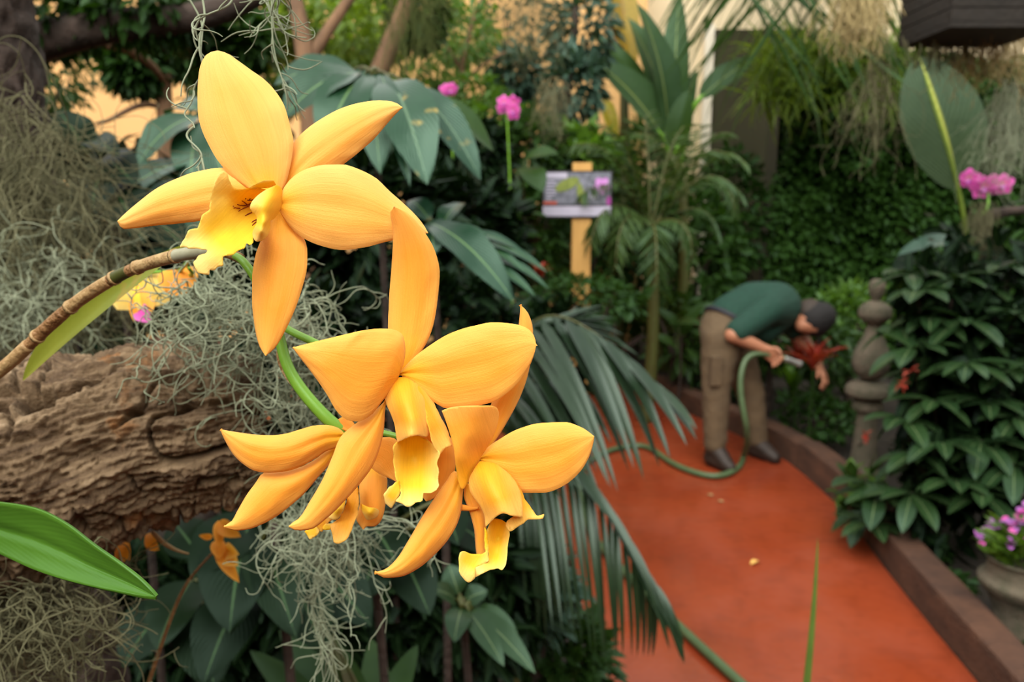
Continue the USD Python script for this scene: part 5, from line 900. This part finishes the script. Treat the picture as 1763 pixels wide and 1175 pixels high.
# tall leaf with yellow rib, hanging basket
tl = thing('paddle_leaf_plant', 'tall pale paddle leaf with a yellow midrib below the hanging basket', 'plant', gp(1668, 470, 4.27))
part('leaf', leaf(P(1650, 328, 4.25), P(1582, 96, 4.31), .42, up=-FWD - RGT * .15, bend=.05, fold=.12, nl=20, nw=8, a=.92, e=.62, wave=.05, seed=2), 'leaf_paddle', tl)
part('leaf_stalk', tube([gp(1672, 600, 4.30), P(1668, 450, 4.29), P(1652, 335, 4.25), P(1618, 215, 4.24), P(1592, 130, 4.28)], [.016, .014, .012, .009, .005], 30, 8), 'leaf_lime', tl)
part('leaf', leaf(P(1665, 420, 4.25), P(1545, 440, 4.15), .13, up=UP - FWD * .5, bend=.1, fold=.2, nl=12, nw=4), 'leaf_blue', tl)
bk = thing('hanging_basket', 'dark slatted hanging planter box at the top right corner', 'hanging planter', P(1617, 76, 3.55))
b0, b1 = P(1537, 86, 3.5), P(1702, 86, 3.5)
part('floor_board', box(b0[0], 3.2, b0[2], b1[0], 3.62, b0[2] + .02), 'basket_dark', bk, smooth=False)
for k in range(5):
    z = b0[2] + .022 + k * .052
    part('slat', box(b0[0], 3.2, z, b1[0], 3.222, z + .048), 'basket_dark', bk, smooth=False); part('slat', box(b0[0], 3.6, z, b1[0], 3.622, z + .048), 'basket_dark', bk, smooth=False)
    part('slat', box(b0[0], 3.224, z, b0[0] + .022, 3.598, z + .048), 'basket_dark', bk, smooth=False); part('slat', box(b1[0] - .022, 3.224, z, b1[0], 3.598, z + .048), 'basket_dark', bk, smooth=False)
part('soil', box(b0[0] + .025, 3.225, b0[2] + .02, b1[0] - .025, 3.597, b0[2] + .25), 'soil', bk, smooth=False)
for sx in (b0[0] + .02, b1[0] - .02): part('hanging_wire', tube([(sx, 3.4, b0[2] + .2), (sx, 3.4, 3.4), (sx, 3.4, 5.0)], [.003] * 3, 6, 5), 'metal_grey', bk)
part('trailing_stem', tube([P(1586, -40, 3.36), P(1584, 30, 3.35), P(1580, 80, 3.36), P(1575, 118, 3.4)], [.010, .010, .009, .006], 20, 8), 'leaf_lime', bk, label='yellow-green stem hanging over the planter front')
# stone finial
fc_ = P(1497, 660, 4.75); base = G(1462, 800); fz = lambda y: P(1497, y, 4.75)[2]; R_ = lambda px: px * 4.75 / FPX
fx = thing('stone_finial', 'weathered turned stone finial with ball top standing in the bed', 'garden ornament', (fc_[0], fc_[1], -.02))
def ring(name, prof): part(name, lathe([(R_(r), fz(y)) for r, y in prof], np.array([fc_[0], fc_[1], 0]), 36), 'stone', fx, smooth=40)
ring('ball', [(6, 516), (9, 509), (12.5, 500), (14, 491), (12, 483), (7, 478)])
ring('collar', [(10, 562), (12, 556), (22, 548), (27, 538), (25, 528), (17, 520), (10, 515)])
ring('vase', [(16, 651), (22, 645), (28, 636), (31, 622), (29, 607), (23, 592), (17, 578), (13, 566), (11, 560)])
ring('disc', [(18, 688), (33, 684), (39, 677), (38, 669), (30, 661), (16, 656)])
ring('neck_ring', [(17, 712), (24, 708), (26, 702), (24, 695), (18, 689)])
part('shaft', lathe([(R_(26), -.02), (R_(22), fz(800)), (R_(19), fz(760)), (R_(16), fz(710))], np.array([fc_[0], fc_[1], 0]), 36), 'stone', fx, smooth=40)
# stone pot with purple flowers
pc = P(1756, 1050, 2.95); pc = np.array([pc[0], pc[1], 0]); zt = P(1752, 955, 2.95)[2]; zb = 0.0
pt = thing('stone_pot', 'squat weathered stone pot in the lower right corner', 'flower pot', (pc[0], pc[1], -.02))
part('body', lathe([(.085, -.02), (.09, zt * .3), (.11, zt * .5), (.145, zt * .66), (.15, zt * .72), (.125, zt * .78), (.12, zt * .95), (.135, zt), (.115, zt), (.10, zt - .04), (.01, zt - .05)], pc, 36), 'stone', pt, smooth=50)
fp = thing('purple_flowers', 'mound of small purple flowers growing in the stone pot', 'flowers', (pc[0], pc[1], zt - .04)); rg = np.random.default_rng(560)
for k in range(70):
    a = rg.uniform(0, 6.28); s = rg.uniform(.3, 1); q = np.array([pc[0] + .185 * s * math.cos(a), pc[1] + .15 * s * math.sin(a) - .03, zt + .02 + .23 * (1 - s * .75) * rg.uniform(.6, 1.2)]); f = subgroup('flower', fp)
    for j in range(4):
        b = rg.uniform(0, 6.28); dd = nrm(np.array([math.cos(b), math.sin(b) - .5, .5 + rg.normal() * .3])); part('petal', leaf(q, q + dd * .028, .022, up=UP, bend=.1, nl=3), 'petal_purple' if k % 4 else 'petal_magenta', f)
n = 260; a = rg.uniform(0, 6.28, n); s = rg.uniform(.1, .95, n)
part('foliage', scatter(np.c_[pc[0] + .12 * s * np.cos(a), pc[1] + .12 * s * np.sin(a), zt - .03 + .12 * rg.uniform(0, 1, n)], np.c_[np.cos(a), np.sin(a), rg.uniform(.3, 1.4, n)], .07, .03, rg), 'leaf_bright', fp, kind='stuff')
# sign
sg = thing('plant_sign', 'wooden post with a landscape plant sign showing a pink orchid', 'sign', gp(1000, 400, 5.3))
s0 = P(1001, 380, 5.3); ty_ = s0[1]; sc = lambda px: px * 5.3 / FPX
part('post', box(s0[0] - sc(16), ty_ - .02, -.02, s0[0] + sc(16), ty_ + .06, P(1001, 281, 5.3)[2]), 'wood_post', sg, smooth=False)
def on_sign(x0, y0, x1, y1, m_, name, k, label=None):
    a, b = P(x0, y1, 5.3), P(x1, y0, 5.3); part(name, box(a[0], ty_ - .035 - k * .002, a[2], b[0], ty_ - .030 - (k - 1) * .002 if k else ty_ - .02, b[2]), m_, sg, smooth=False, label=label)
on_sign(933, 295, 1052, 375, 'sign_black', 'board', 0); on_sign(936, 298, 1049, 352, 'print_grey', 'photo_print', 1); on_sign(935, 298, 975, 308, 'print_white', 'header_strip', 2); on_sign(934, 355, 1050, 372, 'print_white', 'footer_strip', 1); on_sign(935, 347, 958, 352, 'print_red', 'red_tag', 2)
for r in range(6): on_sign(940, 312 + r * 5.5, 940 + (14, 17, 12, 18, 15, 9)[r], 314.5 + r * 5.5, 'print_white', 'text_line', 2)
def blob(name, cx, cy, rx, ry, m_, k, rot=0.0):
    g = shapely.affinity.rotate(shapely.affinity.scale(Point(0, 0).buffer(1, 16), sc(rx), sc(ry)), rot); m = trimesh.creation.extrude_polygon(g, .002, engine='earcut')
    v = np.array(m.vertices); c = P(cx, cy, 5.3); part(name, (np.c_[v[:, 0] + c[0], ty_ - .036 - k * .002 - v[:, 2] + 0 * v[:, 0], v[:, 1] + c[2]], m.faces), m_, sg, smooth=False)
for a in range(5): blob('printed_petal', 1034 + 7 * math.cos(a * 1.2566 + .3), 320 + 7 * math.sin(a * 1.2566 + .3), 8, 6, 'print_pink', 1 + .2 * a, -math.degrees(a * 1.2566 + .3))
blob('printed_petal', 1034, 321, 4, 4, 'print_magenta', 3); blob('printed_petal', 1046, 346, 4, 8, 'print_magenta', 1); blob('printed_leaf', 975, 318, 22, 9, 'print_leaf', 1, 25); blob('printed_leaf', 998, 333, 6, 18, 'print_leaf', 2, 10)
blob('printed_petal', 1020, 338, 6, 5, 'print_white', 1)

# ------------------------------------------------------------------ the gardener and the hose
D0 = 4.92
def J(x, y, dd, r): return (P(x, y, D0 + dd), r)
jt = dict(pel=J(1249, 566, .02, .135), hipN=J(1241, 585, -.09, .098), hipF=J(1262, 588, .10, .098), wai=J(1262, 545, .03, .125), rib=J(1297, 531, .05, .145), che=J(1335, 528, .06, .135), shN=J(1324, 534, -.13, .068), shF=J(1352, 540, .22, .068), nk=J(1366, 532, .06, .058), nk2=J(1380, 538, .05, .056),
          hd=J(1397, 543, .03, .092), hd2=J(1402, 556, .0, .075), chin=J(1382, 560, .0, .045),
          kneN=J(1233, 676, -.10, .064), ankN=J(1231, 768, -.08, .045), kneF=J(1293, 680, .10, .064), ankF=J(1303, 760, .10, .045),
          elN=J(1262, 577, -.24, .048), wrN=J(1313, 600, -.22, .030), elF=J(1385, 590, .18, .046), wrF=J(1408, 628, .02, .030),
          heN=J(1226, 784, -.05, .042), toN=J(1251, 798, -.16, .036), heF=J(1300, 775, .12, .042), toF=J(1327, 788, .02, .036))
bones = [('pel', 'wai'), ('wai', 'rib'), ('rib', 'che'), ('che', 'shN'), ('che', 'shF'), ('che', 'nk'), ('nk', 'nk2'), ('nk2', 'hd'), ('hd', 'hd2'), ('hd2', 'chin'), ('pel', 'hipN'), ('pel', 'hipF'), ('hipN', 'kneN'), ('kneN', 'ankN'), ('hipF', 'kneF'), ('kneF', 'ankF'), ('shN', 'elN'), ('elN', 'wrN'), ('shF', 'elF'), ('elF', 'wrF'), ('ankN', 'heN'), ('heN', 'toN'), ('ankF', 'heF'), ('heF', 'toF')]
def hand(pref, w, pal, fdir, side, curl):
    """palm and five fingers beyond the wrist joint w."""
    fd = nrm(fdir); sd = nrm(side - fd * (side @ fd)); nr = np.cross(fd, sd); c = jt[w][0]; out = []
    jt[pref + 'p0'] = (c + fd * .03 + sd * .022, .017); jt[pref + 'p1'] = (c + fd * .03 - sd * .022, .017); jt[pref + 'p2'] = (c + fd * .085 + sd * .03, .014); jt[pref + 'p3'] = (c + fd * .085 - sd * .03, .013)
    out.append((w, pref + 'p0', pref + 'p1')); out.append((pref + 'p0', pref + 'p1', pref + 'p2', pref + 'p3'))
    for k in range(4):
        b = c + fd * .09 + sd * (.032 - .0215 * k); L = (.072, .08, .075, .06)[k]; d1 = nrm(fd * math.cos(curl * .6) + nr * math.sin(curl * .6)); d2 = nrm(fd * math.cos(curl * 1.6) + nr * math.sin(curl * 1.6))
        for i, (q, r) in enumerate(((b, .0095), (b + d1 * L * .5, .009), (b + d1 * L * .5 + d2 * L * .5, .008))): jt[f'{pref}f{k}{i}'] = (q, r)
        out += [(f'{pref}f{k}0', f'{pref}f{k}1'), (f'{pref}f{k}1', f'{pref}f{k}2')]
    b = c + fd * .035 + sd * .03
    for i, (q, r) in enumerate(((b, .012), (b + nrm(fd * .7 + sd * .7 + nr * .3) * .035, .010), (b + nrm(fd * .7 + sd * .7 + nr * .3) * .035 + nrm(fd + nr * .6) * .03, .009))): jt[f'{pref}t{i}'] = (q, r)
    return out + [(f'{pref}t0', f'{pref}t1'), (f'{pref}t1', f'{pref}t2')]
hN = hand('N', 'wrN', None, P(1331, 613, D0 - .22) - jt['wrN'][0], np.array([0, -.3, 1.0]), 1.15)
hF = hand('F', 'wrF', None, P(1420, 650, D0 - .02) - jt['wrF'][0], np.array([-.6, -.8, .2]), .6)
# face: nose, ears, brow as small extra masses; the face looks down and forward
hc, hx = jt['hd'][0], nrm(jt['hd'][0] - jt['nk2'][0]); fdn = nrm(np.array([.25, -.05, -1.0])); fdn = nrm(fdn - hx * (fdn @ hx)); hs = np.cross(hx, fdn)
jt['nose0'] = (hc + fdn * .085 + hx * .02, .014); jt['nose1'] = (hc + fdn * .108 - hx * .012, .013); bones.append(('nose0', 'nose1'))
for s, n_ in ((1, 'a'), (-1, 'b')):
    jt['ear' + n_] = (hc + hs * s * .088 - hx * .01 + fdn * .01, .016); jt['ear2' + n_] = (hc + hs * s * .088 - hx * .035 + fdn * .012, .012); bones += [('ear' + n_, 'ear2' + n_)]
    jt['brow' + n_] = (hc + hs * s * .035 + fdn * .078 + hx * .03, .016); bones.append(('hd', 'brow' + n_))
    jt['lip' + n_] = (hc + hs * s * .018 + fdn * .088 - hx * .045, .010)
bones.append(('lipa', 'lipb')); bones.append(('chin', 'hd'))
gd = thing('person', 'person in green shirt, khaki trousers and black cap bending over the bed with a hose', 'person', ground(P(1260, 790, D0)))
body = hull_body(jt, bones + hN + hF, .014, 6); body.vertices[:, 2] = np.maximum(body.vertices[:, 2], .003)
part('body', body, 'skin', gd)
def grow(names, k): return {n: (jt[n][0], jt[n][1] + k) for n in names}
sj = grow(('pel', 'wai', 'rib', 'che', 'shN', 'shF', 'nk'), .022); sj['pel'] = (jt['pel'][0] * .55 + jt['wai'][0] * .45, jt['pel'][1] + .018); sj['nk'] = (jt['nk'][0] * .3 + jt['che'][0] * .7, .09)
for s_ in 'NF': a_, b_ = jt['sh' + s_][0], jt['el' + s_][0]; sj['sl' + s_] = (a_ + (b_ - a_) * (.86 if s_ == 'N' else .55), .074)
sj['bel'] = (P(1316, 568, D0 + .02), .085)
part('shirt', hull_body(sj, [('pel', 'wai'), ('wai', 'rib'), ('rib', 'che'), ('che', 'shN'), ('che', 'shF'), ('che', 'nk'), ('shN', 'slN'), ('shF', 'slF'), ('rib', 'bel', 'wai'), ('che', 'bel')], .02, 5), 'shirt_green', gd)
tj = grow(('pel', 'hipN', 'hipF', 'kneN', 'kneF'), .024)
tj['cufN'] = (jt['ankN'][0] + UP * .01, .068); tj['cufF'] = (jt['ankF'][0] + UP * .01, .068); tj['kneN'] = (jt['kneN'][0], .085); tj['kneF'] = (jt['kneF'][0], .085); tj['pkN'] = (P(1226, 640, D0 - .17), .05)
tr_ = hull_body(tj, [('pel', 'hipN'), ('pel', 'hipF'), ('hipN', 'kneN'), ('kneN', 'cufN'), ('hipF', 'kneF'), ('kneF', 'cufF')], .02, 5)
v = np.array(tr_.vertices); tr_.vertices = v + np.array(tr_.vertex_normals) * (.016 * (meshkit.fbm(v * np.array([14, 14, 22]), 3, 3) - .5))[:, None]
part('trousers', tr_, 'trousers_khaki', gd)
pk = P(1226, 634, D0 - .12); m = trimesh.creation.box((.06, .12, .17)); m.apply_translation(pk + np.array([.0, -.045, 0])); part('cargo_pocket', m, 'trousers_khaki', gd, smooth=False)
ax_ = nrm(jt['wai'][0] - jt['pel'][0]); cb = jt['pel'][0] + ax_ * .045; s1 = nrm(np.cross(ax_, UP)); s2 = np.cross(ax_, s1)
part('belt', tube([cb + (s1 * math.cos(a) + s2 * math.sin(a)) * .160 for a in np.linspace(0, 2 * math.pi, 24)], [.016] * 24, 60, 6, sm=False), 'belt_dark', gd)
for a_, h_, t_2 in (('ankN', 'heN', 'toN'), ('ankF', 'heF', 'toF')):
    sj2 = {'a': (jt[a_][0] - UP * .01, .056), 'h': (np.r_[jt[h_][0][:2], .052], .052), 't': (np.r_[jt[t_2][0][:2], .045], .045), 't2': (np.r_[(jt[t_2][0] * 1.25 - jt[h_][0] * .25)[:2], .036], .036)}
    m = hull_body(sj2, [('a', 'h'), ('h', 't'), ('t', 't2'), ('a', 't')], .012, 4); m.vertices[:, 2] = np.maximum(m.vertices[:, 2], .004); part('shoe', m, 'shoe_leather', gd)
cj = {'c': (hc + hx * .024 + fdn * .016, .114), 'c2': (hc + hx * .055 - fdn * .01, .092), 'b0': (hc + hx * .075 + fdn * .07 + hs * .05, .012), 'b1': (hc + hx * .075 + fdn * .07 - hs * .05, .012), 'b2': (hc + hx * .095 + fdn * .15 + hs * .03, .008), 'b3': (hc + hx * .095 + fdn * .15 - hs * .03, .008)}
part('cap', hull_body(cj, [('c', 'c2'), ('b0', 'b1', 'b2', 'b3'), ('c2', 'b0', 'b1')], .014, 4), 'cap_black', gd)
part('hair', hull_body({'a': (hc - hx * .012 - fdn * .01, .091), 'b': (hc + hx * .01, .094)}, [('a', 'b')], .014, 2), 'hair_dark', gd)
hs_ = thing('garden_hose', 'green garden hose looping from the gardener\'s hand over the red path', 'hose', G(1240, 818))
gr = lambda x, y: G(x, y, .022)
hp = [P(1352, 618, D0 - .20), P(1330, 612, D0 - .215), P(1310, 609, D0 - .225), P(1290, 614, D0 - .235), P(1277, 640, D0 - .25), P(1277, 690, D0 - .26), P(1285, 735, D0 - .24), gr(1280, 788), gr(1262, 812), gr(1228, 820), gr(1185, 810), gr(1140, 786), gr(1105, 768), gr(1040, 780), gr(1000, 840), gr(1020, 920), gr(1090, 1000), gr(1160, 1070), gr(1270, 1172), gr(1400, 1290)]
part('tube', tube(hp, [.017] * len(hp), 260, 10), 'hose_green', hs_)
part('nozzle', tube([P(1350, 618, D0 - .2), P(1366, 623, D0 - .19), P(1378, 628, D0 - .18)], [.02, .016, .022], 14, 10), 'metal_grey', hs_, label='grey metal hose nozzle')

# ------------------------------------------------------------------ the planting behind the photographer
for i, (x, y, rr, h, lb) in enumerate([(-3.2, -2.6, 1.5, 2.7, 'tall dark bush behind the camera on the left'), (-.6, -4.2, 1.4, 2.6, 'tall dark bush behind the camera at the end of the path'), (2.9, -2.4, 1.4, 2.6, 'tall dark bush behind the camera on the right'), (4.2, .8, 1.2, 2.4, 'tall dark bush beside the camera on the right'), (-3.0, .3, 1.2, 2.5, 'tall dark bush beside the camera on the left')]):
    shrub('bush', lb, 'bush', (x, y, h * .5), (rr, rr, h * .55), 'leaf_dark', 1500, .26, .12, 700 + i)
